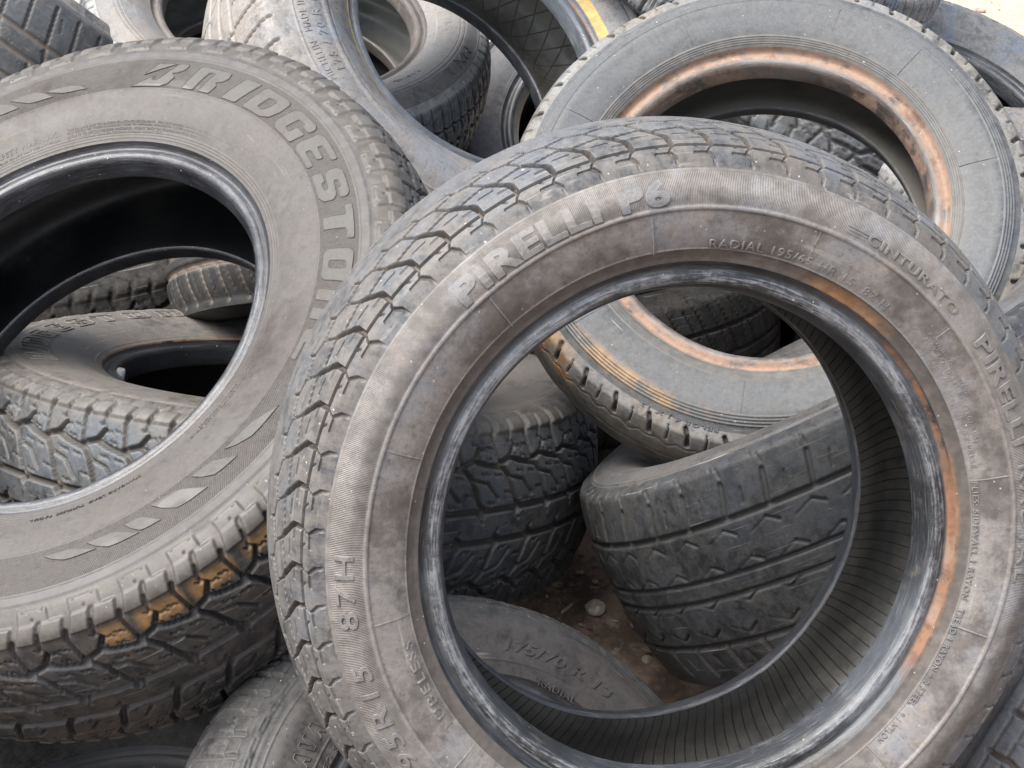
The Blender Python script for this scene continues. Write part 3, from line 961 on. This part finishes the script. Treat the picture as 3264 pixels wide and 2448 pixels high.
# ---- narrow old tyre with the rusty bead, behind on the right
C_SIDE = rubber('old_sidewall', dark=(0.033, 0.036, 0.040), dust=(0.074, 0.077, 0.080), amt=.66, brown=(0.074, 0.067, 0.059), brown_amt=.35,
                blue=(0.059, 0.065, 0.074), blue_amt=.7, specks=.8, pores=.8, off=9,
                stains=[((.24, .165, .10), 200, 236, .2420, .2560, 8, .004, .5, 30), ((.25, .165, .095), -160, -108, .2410, .2560, 8, .004, .42, 34),
                        ((.104, .100, .095), -400, 400, .189, .206, 5, .004, .8, 20)])
C_TREAD = rubber('old_tread', dark=(.050, .049, .047), dust=(.150, .143, .132), amt=.6, brown=(.125, .098, .066), brown_amt=.55, blue=(.130, .142, .165),
                 blue_amt=.5, specks=.4, dirt=(.030, .027, .024), off=10, stains=[((.30, .175, .075), -156, -140, .030, .075, 3, .01, .5, 34)])
C_BEAD = bead_mat('rusty_bead', base=(.055, .044, .038), sheen=(.17, .155, .145), dust_amt=.35, white=.25, off=11, rough=(.40, .68), rust_col=(.25, .165, .120),
                  crest=(.012, .021, .35), rust=[(-400, 400, -.01, .0165, 5, .003, .66), (-400, 400, -.01, .0032, 5, .001, .9), (80, 170, .022, .045, 20, .004, .45), (0, 60, .024, .045, 10, .004, .5)])
L_OLD = liner_mat('liner_old', base=(.085, .082, .074), dust=(.20, .188, .165), amt=.8, off=12)
tC, sC = make_tyre('narrow blue-grey tyre with a broad rusty orange bead, leaning behind the front tyre',
                   (2438, 729, 1.90, -.124, -.365), .2882, .1732, .153, .1176, .110, 'worn', 41, drop=.012, rib=.262, butt=.0084,
                   rings=[(.2452 + .0030 * k, .00085, .0012, .0006) for k in range(4)] + [(.1937 + .0023 * k, .0007, .0011, .0005) for k in range(5)],
                   mats=dict(tread=C_TREAD, side=C_SIDE, bead=C_BEAD, bead_back=BEAD_DUSTY, liner=L_OLD), step=.0014, nth=900, spin=0, seed=3)
sf, sw = sC[1]
emboss(text_mesh('FELGE 4 J X 13', spacing=1.2), sf, 256.5, 238.0, .2586, .2636, .0007, C_SIDE, sw)
for th in (69.8 - 2, 44, 8, 110, 213, 261, 325, 150):
    mould_line(sf, th, .2050, .2445, .0006, .0005, C_SIDE, sw)

# ---- tyre lying flat: its near half shows through the left tyre, its right end through the front one
N_SIDE = rubber('lying_sidewall', dark=(.060, .056, .052), dust=(.118, .108, .098), amt=.8, brown=(.115, .096, .078), brown_amt=.5, blue=(.10, .10, .105), blue_amt=.3, specks=.3,
                off=13, ribs=[(.2795, .320, .0021, .75, .00025)])
N_TREAD = rubber('lying_tread', dark=(.026, .029, .033), dust=(.084, .084, .084), amt=.58, brown=(.072, .063, .053), brown_amt=.4, blue=(.052, .064, .080), blue_amt=.7, specks=.5,
                 dirt=(.066, .058, .050), off=14, scuff=.15, stains=[((.120, .112, .102), -400, 400, .094, .2, 5, .004, .85, 25)])
N_BEAD = bead_mat('lying_bead', base=(.014, .015, .018), sheen=(.03, .034, .042), dust_amt=.1, white=.1, rust=[(-400, 400, -.004, .0022, 5, .001, .7)], off=15, rough=(.3, .5), rust_col=(.30, .17, .085))
tN, sN = make_tyre('blue-grey all-terrain tyre lying flat under the two big ones, seen through both their openings',
                   (909.6, 1422, 2.088, .469, -5.23), .379, .2032, .225, .185, .1625, 'suv', 46, drop=.017, rib=.332, butt=.018,
                   rings=[(.3265, .0058, .0010, .0008), (.2285, .0006, .0006, .0004)],
                   mats=dict(tread=N_TREAD, side=N_SIDE, bead=N_BEAD, liner=L_DARK), step=.0016, nth=720, seed=4, spin=40)
sf, sw = sN[1]
for ch, a in (('E', 120), ('N', 130), ('O', 140), ('T', 150), ('S', 160), ('E', 170), ('G', 180), ('D', 190), ('I', 199), ('R', 208)):
    P0, shr = LET[ch]
    emboss(poly_mesh([round_poly([(x + shr * y * .55, y) for x, y in P], .06) for P in P0], outline=.03), sf, a + 4 - 40, a - 4 - 40, .2812, .3128, .0012, N_SIDE, sw, sink=.0002)

# ---- bald tyre tilted on its side, seen through the front one
R_SIDE = rubber('tilted_sidewall', dark=(.040, .039, .039), dust=(.085, .080, .076), amt=.7, brown=(.085, .074, .064), off=18, specks=.3, ribs=[(.248, .268, .0016, .3, .0003)])
R_TREAD = rubber('tilted_tread', dark=(.015, .017, .019), dust=(.052, .052, .052), amt=.5, brown=(.056, .052, .044), brown_amt=.4, blue=(.034, .042, .054), blue_amt=.5, specks=.4,
                 dirt=(.040, .039, .036), off=19, scuff=.35)
tR, sR = make_tyre('bald dark tyre with a sharp sidewall edge, tilted on its side behind the front tyre',
                   (2752, 1470, 1.87, -6.0, -11.8), .303, .180, .237, .210, .165, 'road', 40, drop=.013, rib=.272, butt=.008, rings=[(.2685, .0010, .0018, .0007)],
                   mats=dict(tread=R_TREAD, side=R_SIDE, bead=BEAD, liner=L_DARK), step=.0015, nth=600, seed=6)

# ---- tyre low in the pile: its tread shows left of the front tyre, its sidewall through the opening
V_SIDE = rubber('lower_sidewall', dark=(0.029, 0.028, 0.028), dust=(0.067, 0.062, 0.059), amt=.7, brown=(0.064, 0.054, 0.048), blue=(0.057, 0.060, 0.067), blue_amt=.4, off=20, specks=.6)
V_TREAD = rubber('lower_tread', dark=(0.022, 0.023, 0.024), dust=(0.058, 0.057, 0.057), amt=.65, brown=(0.052, 0.047, 0.043), brown_amt=.3, blue=(0.046, 0.051, 0.058), blue_amt=.5, off=25, specks=.9, dirt=(.075, .072, .069))
tV, sV = make_tyre('grey tyre under the front one with its size moulded on the sidewall',
                   (1494, 2845, 1.606, .614, -.667), .290, .168, .170, .148, .140, 'wave', 75, drop=.028, rib=.247, butt=.007,
                   rings=[(.2435, .0006, .0009, .0004), (.2000, .0008, .0009, .0005), (.1865, .0005, .0008, .0004)],
                   mats=dict(tread=V_TREAD, side=V_SIDE, bead=BEAD, liner=L_DARK), step=.0014, nth=720, seed=8)
sf, sw = sV[1]
emboss(text_mesh('175/70 R 13', bold=.02, shear=.2, spacing=1.05), sf, 91.5, 59.2, .2105, .2235, .0010, V_SIDE, sw)
emboss(text_mesh('RADIAL   TUBELESS', spacing=1.15), sf, 80, 47, .1850, .1920, .0009, V_SIDE, sw)
for ch, a in (('S', 169.0), ('A', 164.6), ('V', 160.2), ('A', 155.8)):
    P0 = {'A': [[(0, 0), (.3, 0), (.45, .3), (.6, .3), (.7, 0), (1, 0), (.72, 1), (.36, 1)]], 'V': [[(.32, 0), (.68, 0), (1, 1), (.68, 1), (.5, .35), (.32, 1), (0, 1)]],
          'S': LET['S'][0]}[ch]
    emboss(poly_mesh(P0, outline=.03), sf, a, a - 3.8, .2060, .2210, .0011, V_SIDE, sw, sink=.0003)
emboss(text_mesh('82 S', spacing=1.1), sf, 161.5, 153.5, .1868, .1928, .0009, V_SIDE, sw)

# ---- wide tyre with the yellow line
YEL = (.50, .35, .11)
E_SIDE = rubber('wide_sidewall', dark=(.070, .072, .078), dust=(.165, .158, .152), amt=.72, brown=(.150, .130, .112), blue=(.130, .150, .185), blue_amt=.7, off=26, specks=.7, streak=.2,
                stains=[(YEL, 15, 80, .2020, .2140, 8, .0012, .85, 26), (YEL, 150, 181, .2020, .2054, 6, .0006, 1.0, 20), (YEL, -181, -135, .2020, .2054, 8, .0006, 1.0, 20)])
E_TREAD = rubber('wide_tread', dark=(.080, .080, .082), dust=(.215, .200, .182), amt=.75, off=27, specks=1.0, scuff=.8)
E_BEAD = bead_mat('wide_bead', base=(.035, .038, .044), sheen=(.12, .14, .17), dust_amt=.35, off=28, rust=[(0, 50, .004, .012, 10, .002, .35)])
tE, sE = make_tyre('wide tyre with a yellow painted line beside its opening, standing at the back',
                   (1451, 243, 2.37, .66, -.55), .346, .1824, .236, .183, .144, 'diag', 30, drop=.012, rib=.305, butt=.016, rings=[(.2540, .004, .0022, .003), (.2460, .0008, -.0012, .0006), (.2980, .001, .0009, .0006)],
                   mats=dict(tread=E_TREAD, side=E_SIDE, bead=E_BEAD, bead_back=E_BEAD, liner=L_DIAM), step=.0020, nth=720, seed=9)
sf, sw = sE[1]
emboss(text_mesh('SAFETY WARNING', spacing=1.3), sf, 196, 166, .229, .235, .0008, E_SIDE, sw)
emboss(text_mesh('MICHELIN   MADE IN FRANCE   RADIAL', spacing=1.2), sf, 218, 172, .284, .292, .0009, E_SIDE, sw)
emboss(text_mesh('175 / 70 R 13  82 T  TL', spacing=1.2), sf, 216, 172, .265, .277, .0008, E_SIDE, sw)

# ---- tyre inside it
D_SIDE = rubber('inner_sidewall', dark=(.095, .092, .089), dust=(.170, .164, .156), amt=.85, brown=(.145, .112, .088), brown_amt=.6, blue=(.160, .170, .182), blue_amt=.5, off=29, specks=.4)
D_TREAD = rubber('inner_tread', dark=(.060, .068, .074), dust=(.130, .140, .145), amt=.7, brown=(.14, .13, .115), brown_amt=.2, blue=(.095, .115, .130), blue_amt=.7, off=30, specks=.5,
                 stains=[((.33, .33, .32), -400, 400, .080, .12, 5, .006, .9, 30)], dirt=(.06, .062, .064))
D_BEAD = bead_mat('inner_bead', base=(.06, .052, .046), sheen=(.12, .105, .095), dust_amt=.6, off=31, rough=(.45, .7))
tD, sD = make_tyre('pale grey winter tyre with fluted shoulder, passing behind the yellow-lined tyre',
                   (914, 170, 2.73, .261, -1.071), .325, .196, .20, .146, .135, 'block', 46, drop=.012, rib=.297, butt=.012, rings=[(.2950, .0008, .0010, .0005), (.272, .0006, -.0009, .0005), (.265, .0006, -.0009, .0005)],
                   mats=dict(tread=D_TREAD, side=D_SIDE, bead=D_BEAD, liner=L_PALE), step=.0020, nth=540, seed=10)
sf, sw = sD[1]
emboss(text_mesh('MX L', spacing=1.15), sf, -11.5, -29, .2745, .2885, .0010, D_SIDE, sw)
emboss(text_mesh('RADIAL', spacing=1.2), sf, -34.5, -47, .2440, .2500, .0008, D_SIDE, sw)
emboss(text_mesh('82S', spacing=1.1), sf, 9, -3, .2390, .2495, .0009, D_SIDE, sw)

# ---- tyre underneath it
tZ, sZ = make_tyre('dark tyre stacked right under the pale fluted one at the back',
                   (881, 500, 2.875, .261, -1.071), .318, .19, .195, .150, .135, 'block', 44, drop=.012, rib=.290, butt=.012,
                   mats=dict(tread=RUB_SHADE, side=RUB_SHADE, bead=BEAD_SHADE, liner=L_DARK), step=.0026, nth=300, seed=25)

# ---- dark grooved tyre in the top left corner
tG, sG = make_tyre('dark bald tyre with slanting grooves in the top left corner',
                   (55, 150, 2.75, 20.0, -28.0), .310, .19, .225, .185, .15, 'diag', 26, drop=.010, rib=.285, butt=.008,
                   mats=dict(tread=rubber('slant_tread', dark=(.035, .038, .042), dust=(.070, .073, .076), amt=.5, brown=(.07, .062, .055), blue=(.045, .055, .066), blue_amt=.5, off=36, specks=.8, scuff=.3, dirt=(.12, .105, .09)),
                             side=RUB_MID, bead=BEAD, liner=L_DARK), step=.0022, nth=360, seed=12)

# ---- shaded tyre deep inside the wide one
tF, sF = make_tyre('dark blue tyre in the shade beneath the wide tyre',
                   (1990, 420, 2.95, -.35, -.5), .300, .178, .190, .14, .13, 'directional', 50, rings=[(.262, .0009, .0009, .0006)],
                   mats=dict(tread=RUB_SHADE, side=rubber('shaded_sidewall', dark=(.05, .05, .055), dust=(.11, .108, .112), amt=.7, off=37), bead=BEAD, liner=L_DARK), step=.003, nth=360, seed=13)

# ---- blue smeared tyre behind the rusty one
tI, sI = make_tyre('grey tyre with blue paint smeared over its tread at the top edge',
                   (2350, -230, 2.60, .9, -1.4), .320, .19, .215, .17, .15, 'block', 42,
                   mats=dict(tread=rubber('smeared_tread', dust=(.19, .195, .20), amt=.85, blue=(.10, .17, .30), blue_amt=.8, off=38, specks=.5, dirt=(.15, .15, .15)),
                             side=RUB_MID, bead=BEAD, liner=L_DARK), step=.0022, nth=360, seed=14)

# ---- tyre lying at the edge of the heap
tJ, sJ = make_tyre('blue-grey tyre at the far edge of the heap next to the bare sand',
                   (2938, 526, 2.7, .30, -.75), .330, .19, .205, .15, .145, 'touring', 60, rings=[(.27, .0010, .0010, .0006)],
                   mats=dict(tread=RUB_MID, side=rubber('edge_sidewall', dark=(.045, .048, .055), dust=(.098, .100, .104), amt=.6, brown=(.09, .085, .08), blue=(.060, .080, .118), blue_amt=.8, off=39, specks=.3), bead=BEAD, liner=L_DARK),
                   step=.003, nth=480, seed=15)

# ---- right edge
tK, sK = make_tyre('pale all-terrain tyre at the right edge behind the rusty-beaded tyre',
                   (3450, 790, 2.35, .2, -2.0), .310, .178, .22, .175, .15, 'suv', 40, drop=.012, rib=.278, butt=.02,
                   mats=dict(tread=rubber('pale_tread', dust=(.20, .20, .20), amt=.9, blue=(.16, .18, .20), off=40, specks=.5), side=RUB_MID, bead=BEAD, liner=L_DARK), step=.0024, nth=360, seed=16)
tM, sM = make_tyre('dark tyre with pale grit on its tread in the bottom right corner',
                   (3400, 2430, 1.78, -3.0, -1.9, 1.2), .300, .178, .195, .155, .14, 'wave', 44, drop=.012, rib=.272, butt=.008,
                   mats=dict(tread=rubber('grit_tread', dark=(.05, .052, .056), dust=(.13, .132, .136), amt=.8, off=43, specks=1.0), side=RUB_MID, bead=BEAD, liner=L_DARK), step=.0018, nth=360, seed=18)

# ---- dark tyres deep in the pile
tO, sO = make_tyre('all-terrain tyre coloured dark for the deep shade behind the opening of the left tyre',
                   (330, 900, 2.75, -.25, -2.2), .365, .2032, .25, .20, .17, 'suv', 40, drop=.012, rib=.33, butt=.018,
                   mats=dict(tread=RUB_SHADE, side=RUB_SHADE, bead=BEAD, liner=L_DARK), step=.0026, nth=300, seed=19)
tP, sP = make_tyre('shade-coloured tyre with close shoulder cuts resting on the flat one inside the left opening',
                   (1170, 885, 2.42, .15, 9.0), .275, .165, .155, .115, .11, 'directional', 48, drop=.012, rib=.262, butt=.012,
                   mats=dict(tread=rubber('cut_tread', dark=(.011, .011, .011), dust=(.026, .025, .023), amt=.5, blue=(.03, .033, .038), brown=(.04, .034, .028), off=44, specks=.3), side=rubber('cut_sidewall', dark=(.014, .013, .013), dust=(.032, .030, .027), amt=.6, blue=(.03, .033, .038), brown=(.04, .034, .028), off=45), bead=BEAD, liner=L_DARK), step=.0022, nth=300, seed=20)  # colours darkened to carry the shade inside the left opening
tT, sT = make_tyre('dark tyre with slanted tread cuts standing behind the opening of the rusty-beaded tyre',
                   (1830, 1050, 2.55, -.3, -3.2), .300, .178, .205, .165, .15, 'directional', 44, drop=.012, rib=.272, butt=.010,
                   mats=dict(tread=RUB_SHADE, side=RUB_SHADE, bead=BEAD, liner=L_DARK), step=.0022, nth=300, seed=21)
tU, sU = make_tyre('brown stained tyre beside the dark one, beyond the rusty bead',
                   (2760, 930, 2.60, -1.4, -1.1), .290, .178, .190, .15, .14, 'worn', 40,
                   mats=dict(tread=rubber('stained_tread', dark=(.05, .045, .04), dust=(.13, .115, .095), amt=.6, brown=(.17, .10, .05), brown_amt=.8, off=46), side=RUB_MID, bead=BEAD, liner=L_DARK), step=.003, nth=300, seed=22)
tX, sX = make_tyre('black chunky winter tyre seen through the top of the rusty-beaded tyre',
                   (2480, 520, 2.60, 3.0, -4.0, .9), .330, .19, .215, .18, .15, 'suv', 38, drop=.012, rib=.298, butt=.014,
                   mats=dict(tread=rubber('chunky_tread', dark=(.022, .024, .027), dust=(.060, .062, .065), amt=.45, off=47, specks=.4, dirt=(.05, .05, .05)), side=RUB_MID, bead=BEAD, liner=L_DARK), step=.0022, nth=300, seed=23)
tW, sW = make_tyre('tyre coloured black for the deep shade under the left tyre at the bottom edge',
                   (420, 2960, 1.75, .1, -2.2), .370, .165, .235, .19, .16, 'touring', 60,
                   mats=dict(tread=RUB_SHADE, side=rubber('shade_sidewall', dark=(.014, .014, .015), dust=(.032, .030, .028), amt=.4, brown=(.03, .026, .022), blue=(.02, .022, .026), wearm=.2, edge=.1, specks=.1, spec=.1, rough=(.85, .95)), bead=BEAD_SHADE, liner=L_DARK), step=.004, nth=300, seed=24)  # shade under the left tyre is painted in as near-black

# ================================================================ ground
def ground():
    def spaced(lo, hi, f0, f1, st, far):
        return np.r_[np.linspace(lo, f0, far, endpoint=False), np.arange(f0, f1, st), np.linspace(f1, hi, far)]
    xs = spaced(-150, 150, -1.6, 2.6, .022, 14)
    ys = spaced(-60, 300, .6, 8.0, .026, 14)
    X, Y = np.meshgrid(xs, ys, indexing='ij')
    near = np.exp(-((X / 3) ** 2 + ((Y - 3) / 4.5) ** 2))
    Z = np.zeros_like(X)
    for i in range(46):
        a = RNG.uniform(0, 2 * PI)
        k = 2 * PI / RNG.uniform(.07, 1.1)
        Z += .0035 / (k ** .55) * 2.2 * np.sin(k * (X * math.cos(a) + Y * math.sin(a)) + RNG.uniform(0, 6.28))
    Z *= near
    Z -= .20 * (1 - sm(1.2, 2.1, Y)) * np.exp(-(X / 3) ** 2)      # the hollow nearest the photographer
    P = np.stack([X, Y, Z], -1)
    uv = np.stack([X, Y], -1)
    me = grid_mesh('ground', P, uv, wrap=False)
    t = NT('dirt')
    o = t.obj()
    n1 = t.noise(o, 1.6, 8, .65)
    n2 = t.noise(o, 14, 8, .7)
    n3 = t.noise(o, 70, 6, .7)
    sep = t.n.new('ShaderNodeSeparateXYZ')
    t.l.new(o, sep.inputs[0])
    near_soil = t.math('MULTIPLY', t.ramp(t.math('ADD', sep.outputs[1], t.math('MULTIPLY', n1, 1.2)), 3.3, 4.2, 1, 0), .9)  # darker soil around the heap, pale sand beyond
    sand = t.mix(t.ramp(n2, .35, .68), (.44, .355, .28), (.58, .485, .395))
    sand = t.mix(t.math('MULTIPLY', t.ramp(n3, .5, .7), .5), sand, (.28, .20, .14))
    soil = t.mix(t.ramp(n2, .40, .60), (.075, .046, .031), (.26, .175, .125))
    soil = t.mix(t.math('MULTIPLY', t.ramp(t.noise(o, 30, 6, .7, 3), .56, .66), .8), soil, (.34, .29, .25))
    d, c = t.vor(o, 60)
    soil = t.mix(t.math('MULTIPLY', t.ramp(d, .15, .35, 1, 0), .35), soil, (.30, .25, .21))
    t.put(t.b.inputs['Base Color'], t.mix(near_soil, sand, soil))
    t.b.inputs['Roughness'].default_value = .92
    b = t.bump(n3, .012)
    b = t.bump(n2, .03, .6, b)
    t.put(t.b.inputs['Normal'], b)
    tag(link('ground', me, t.m), kind='structure')

    def height(x, y):
        i = int(np.clip(np.searchsorted(xs, x), 1, len(xs) - 1))
        j = int(np.clip(np.searchsorted(ys, y), 1, len(ys) - 1))
        return float(Z[i, j])
    return height


gz = ground()


def on_ground(u, v):
    d = CAM_H / (math.sin(PITCH) + (v - IH / 2) / FPX * math.cos(PITCH))
    for _ in range(6):
        p = to_world(u, v, d)
        d += (p[2] - gz(p[0], p[1])) / (math.sin(PITCH) + (v - IH / 2) / FPX * math.cos(PITCH))
    return to_world(u, v, d)


def stone_bm(bm, c, r, rg):
    v0 = len(bm.verts)
    ret = bmesh.ops.create_icosphere(bm, subdivisions=1 if r < .007 else 2, radius=1.0)
    sc = np.array([r * rg.uniform(.7, 1.4), r * rg.uniform(.7, 1.3), r * rg.uniform(.4, .8)])
    a = rg.uniform(0, 6.28)
    ax = rg.normal(size=(5, 3))
    am = rg.uniform(.0, .35, 5)
    for v in ret['verts']:
        p = np.array(v.co[:])
        k = 1 - sum(m * max(0, p @ (w / np.linalg.norm(w)) - .55) for w, m in zip(ax, am * 2.2))
        p = p * k * sc
        v.co = (c[0] + p[0] * math.cos(a) - p[1] * math.sin(a), c[1] + p[0] * math.sin(a) + p[1] * math.cos(a), c[2] + p[2])


def stone_mat():
    t = NT('stones')
    o = t.obj()
    g = t.n.new('ShaderNodeNewGeometry').outputs['Random Per Island']
    col = t.mix(t.ramp(g, 0, 1), (.12, .08, .058), (.34, .29, .245))
    col = t.mix(t.math('MULTIPLY', t.ramp(t.noise(o, 90, 6, .7), .45, .65), .6), col, (.12, .09, .07))
    t.put(t.b.inputs['Base Color'], col)
    t.b.inputs['Roughness'].default_value = .9
    t.put(t.b.inputs['Normal'], t.bump(t.noise(o, 160, 5, .7), .003))
    return t.m


STONE = stone_mat()
bm = bmesh.new()
rg = np.random.default_rng(3)
for i in range(1700):
    x = rg.uniform(-.4, 2.2)
    y = 1.6 + rg.uniform(0, 1) ** 1.3 * 6.5
    if i % 2:      # loose grit caught in the gap between the tyres
        x, y = rg.uniform(-.1, .5), rg.uniform(1.75, 2.5)
    r = .0022 + .0085 * rg.uniform(0, 1) ** 3
    if y > 4: r *= 1.8
    stone_bm(bm, (x, y, gz(x, y) + r * rg.uniform(-.3, .3)), r, rg)
me = bpy.data.meshes.new('gravel')
bm.to_mesh(me)
bm.free()
tag(link('gravel', me, STONE), kind='stuff', label='loose gravel and chips strewn over the dirt', cat='gravel')



def flat_mat(name, a, b, rough=.8, sc=60):
    t = NT(name)
    o = t.obj()
    t.put(t.b.inputs['Base Color'], t.mix(t.ramp(t.noise(o, sc, 6, .7), .35, .65), a, b))
    t.b.inputs['Roughness'].default_value = rough
    t.put(t.b.inputs['Normal'], t.bump(t.noise(o, sc * 3, 5, .7), .0012))
    return t.m


PALE_STONE = flat_mat('pale_stone', (.20, .165, .14), (.50, .45, .40), .9, 45)
for (u, v, r, lab) in ((1900, 1945, .012, 'pale broken stone on the dirt between the lying tyre and the tilted one'),
                       (1868, 1402, .008, 'grey chip of stone on the dirt under the rusty-beaded tyre')):
    p = on_ground(u, v)
    bm = bmesh.new()
    stone_bm(bm, (0, 0, r * .3), r, rg)
    me = bpy.data.meshes.new('stone')
    bm.to_mesh(me)
    bm.free()
    o = link('stone', me, PALE_STONE)
    o.location = p
    tag(o, lab, 'stone', 'stones on the dirt')


def tube(name, pts, radii, m, parent=None, n=8):
    """round rod through points with a radius at each, closed at both ends"""
    bm = bmesh.new()
    pts = [Vector(p) for p in pts]
    rows = []
    for i, p in enumerate(pts):
        d = (pts[min(i + 1, len(pts) - 1)] - pts[max(i - 1, 0)]).normalized()
        a = d.orthogonal().normalized()
        b = d.cross(a)
        rows.append([bm.verts.new(p + radii[i] * (math.cos(k * 2 * PI / n) * a + math.sin(k * 2 * PI / n) * b)) for k in range(n)])
    for i in range(len(rows) - 1):
        for k in range(n):
            bm.faces.new((rows[i][k], rows[i][(k + 1) % n], rows[i + 1][(k + 1) % n], rows[i + 1][k]))
    bm.faces.new(rows[0][::-1])
    bm.faces.new(rows[-1])
    bmesh.ops.recalc_face_normals(bm, faces=bm.faces[:])
    me = bpy.data.meshes.new(name)
    bm.to_mesh(me)
    bm.free()
    for f in me.polygons: f.use_smooth = len(f.vertices) == 4
    return link(name, me, m, parent)


STRAW = flat_mat('dry_stalk', (.42, .36, .26), (.60, .54, .42), .8, 120)
p = on_ground(1790, 1960)
o = tube('wood_splinter', [(0, 0, .003), (.008, .004, .004), (.018, .010, .003), (.026, .015, .003)], [.0014, .0019, .0017, .0008], STRAW)
o.location = p
o.rotation_euler[2] = .5
tag(o, 'short pale splinter of wood on the dirt in front of the tilted bald tyre', 'splinter')

# valve standing in the opening of the tyre that lies flat
VALVE_W = flat_mat('valve_plastic', (.55, .56, .58), (.70, .71, .73), .45, 90)
VALVE_B = flat_mat('valve_rubber', (.02, .02, .02), (.05, .048, .045), .6, 90)
vr = bpy.data.objects.new('valve_stem', None)
COL.objects.link(vr)
vr.location = to_world(380, 1212, 2.03)
vr.rotation_euler = (math.radians(-8), math.radians(14), 0)
vr.empty_display_size = .02
tag(vr, 'small white-capped valve stem in the opening of the tyre lying flat', 'valve')
tube('stem', [(0, 0, -.03), (0, 0, -.012), (0, 0, -.002), (0, 0, .004)], [.0065, .0055, .004, .004], VALVE_B, vr, 14)
tube('cap', [(0, 0, .001), (0, 0, .002), (0, 0, .0125), (0, 0, .0145)], [.0046, .0056, .0052, .0040], VALVE_W, vr, 16)

# ================================================================ light
w = bpy.data.worlds.new('World')
scene.world = w
w.use_nodes = True
nt = w.node_tree
bg = nt.nodes['Background']
sky = nt.nodes.new('ShaderNodeTexSky')
sky.sky_type = 'NISHITA'
sky.sun_disc = False
SUN_EL, SUN_AZ = math.radians(60), math.radians(238)
sky.sun_elevation = SUN_EL
sky.sun_rotation = SUN_AZ
sky.air_density = 1.0
sky.dust_density = 3.0
sky.ozone_density = 1.0
hs = nt.nodes.new('ShaderNodeHueSaturation')       # a high thin overcast takes most of the blue out
hs.inputs['Saturation'].default_value = .5
nt.links.new(sky.outputs[0], hs.inputs['Color'])
nt.links.new(hs.outputs[0], bg.inputs[0])
bg.inputs[1].default_value = .10
ld = bpy.data.lights.new('sun', 'SUN')
ld.energy = 2.1
ld.angle = math.radians(48)
ld.color = (1.0, .96, .90)
lo = bpy.data.objects.new('sun', ld)
COL.objects.link(lo)
sd = Vector((math.sin(SUN_AZ) * math.cos(SUN_EL), math.cos(SUN_AZ) * math.cos(SUN_EL), math.sin(SUN_EL)))
lo.rotation_euler = sd.to_track_quat('Z', 'Y').to_euler()

vs = scene.view_settings
vs.view_transform = 'Standard'
vs.look = 'None'
vs.gamma = 1.0
vs.use_curve_mapping = False
vs.exposure = 1.74
scene.cycles.max_bounces = 6
scene.cycles.diffuse_bounces = 4
scene.cycles.glossy_bounces = 3
scene.cycles.use_denoising = True
scene.cycles.denoiser = 'OPENIMAGEDENOISE'
scene.cycles.denoising_input_passes = 'RGB_ALBEDO_NORMAL'
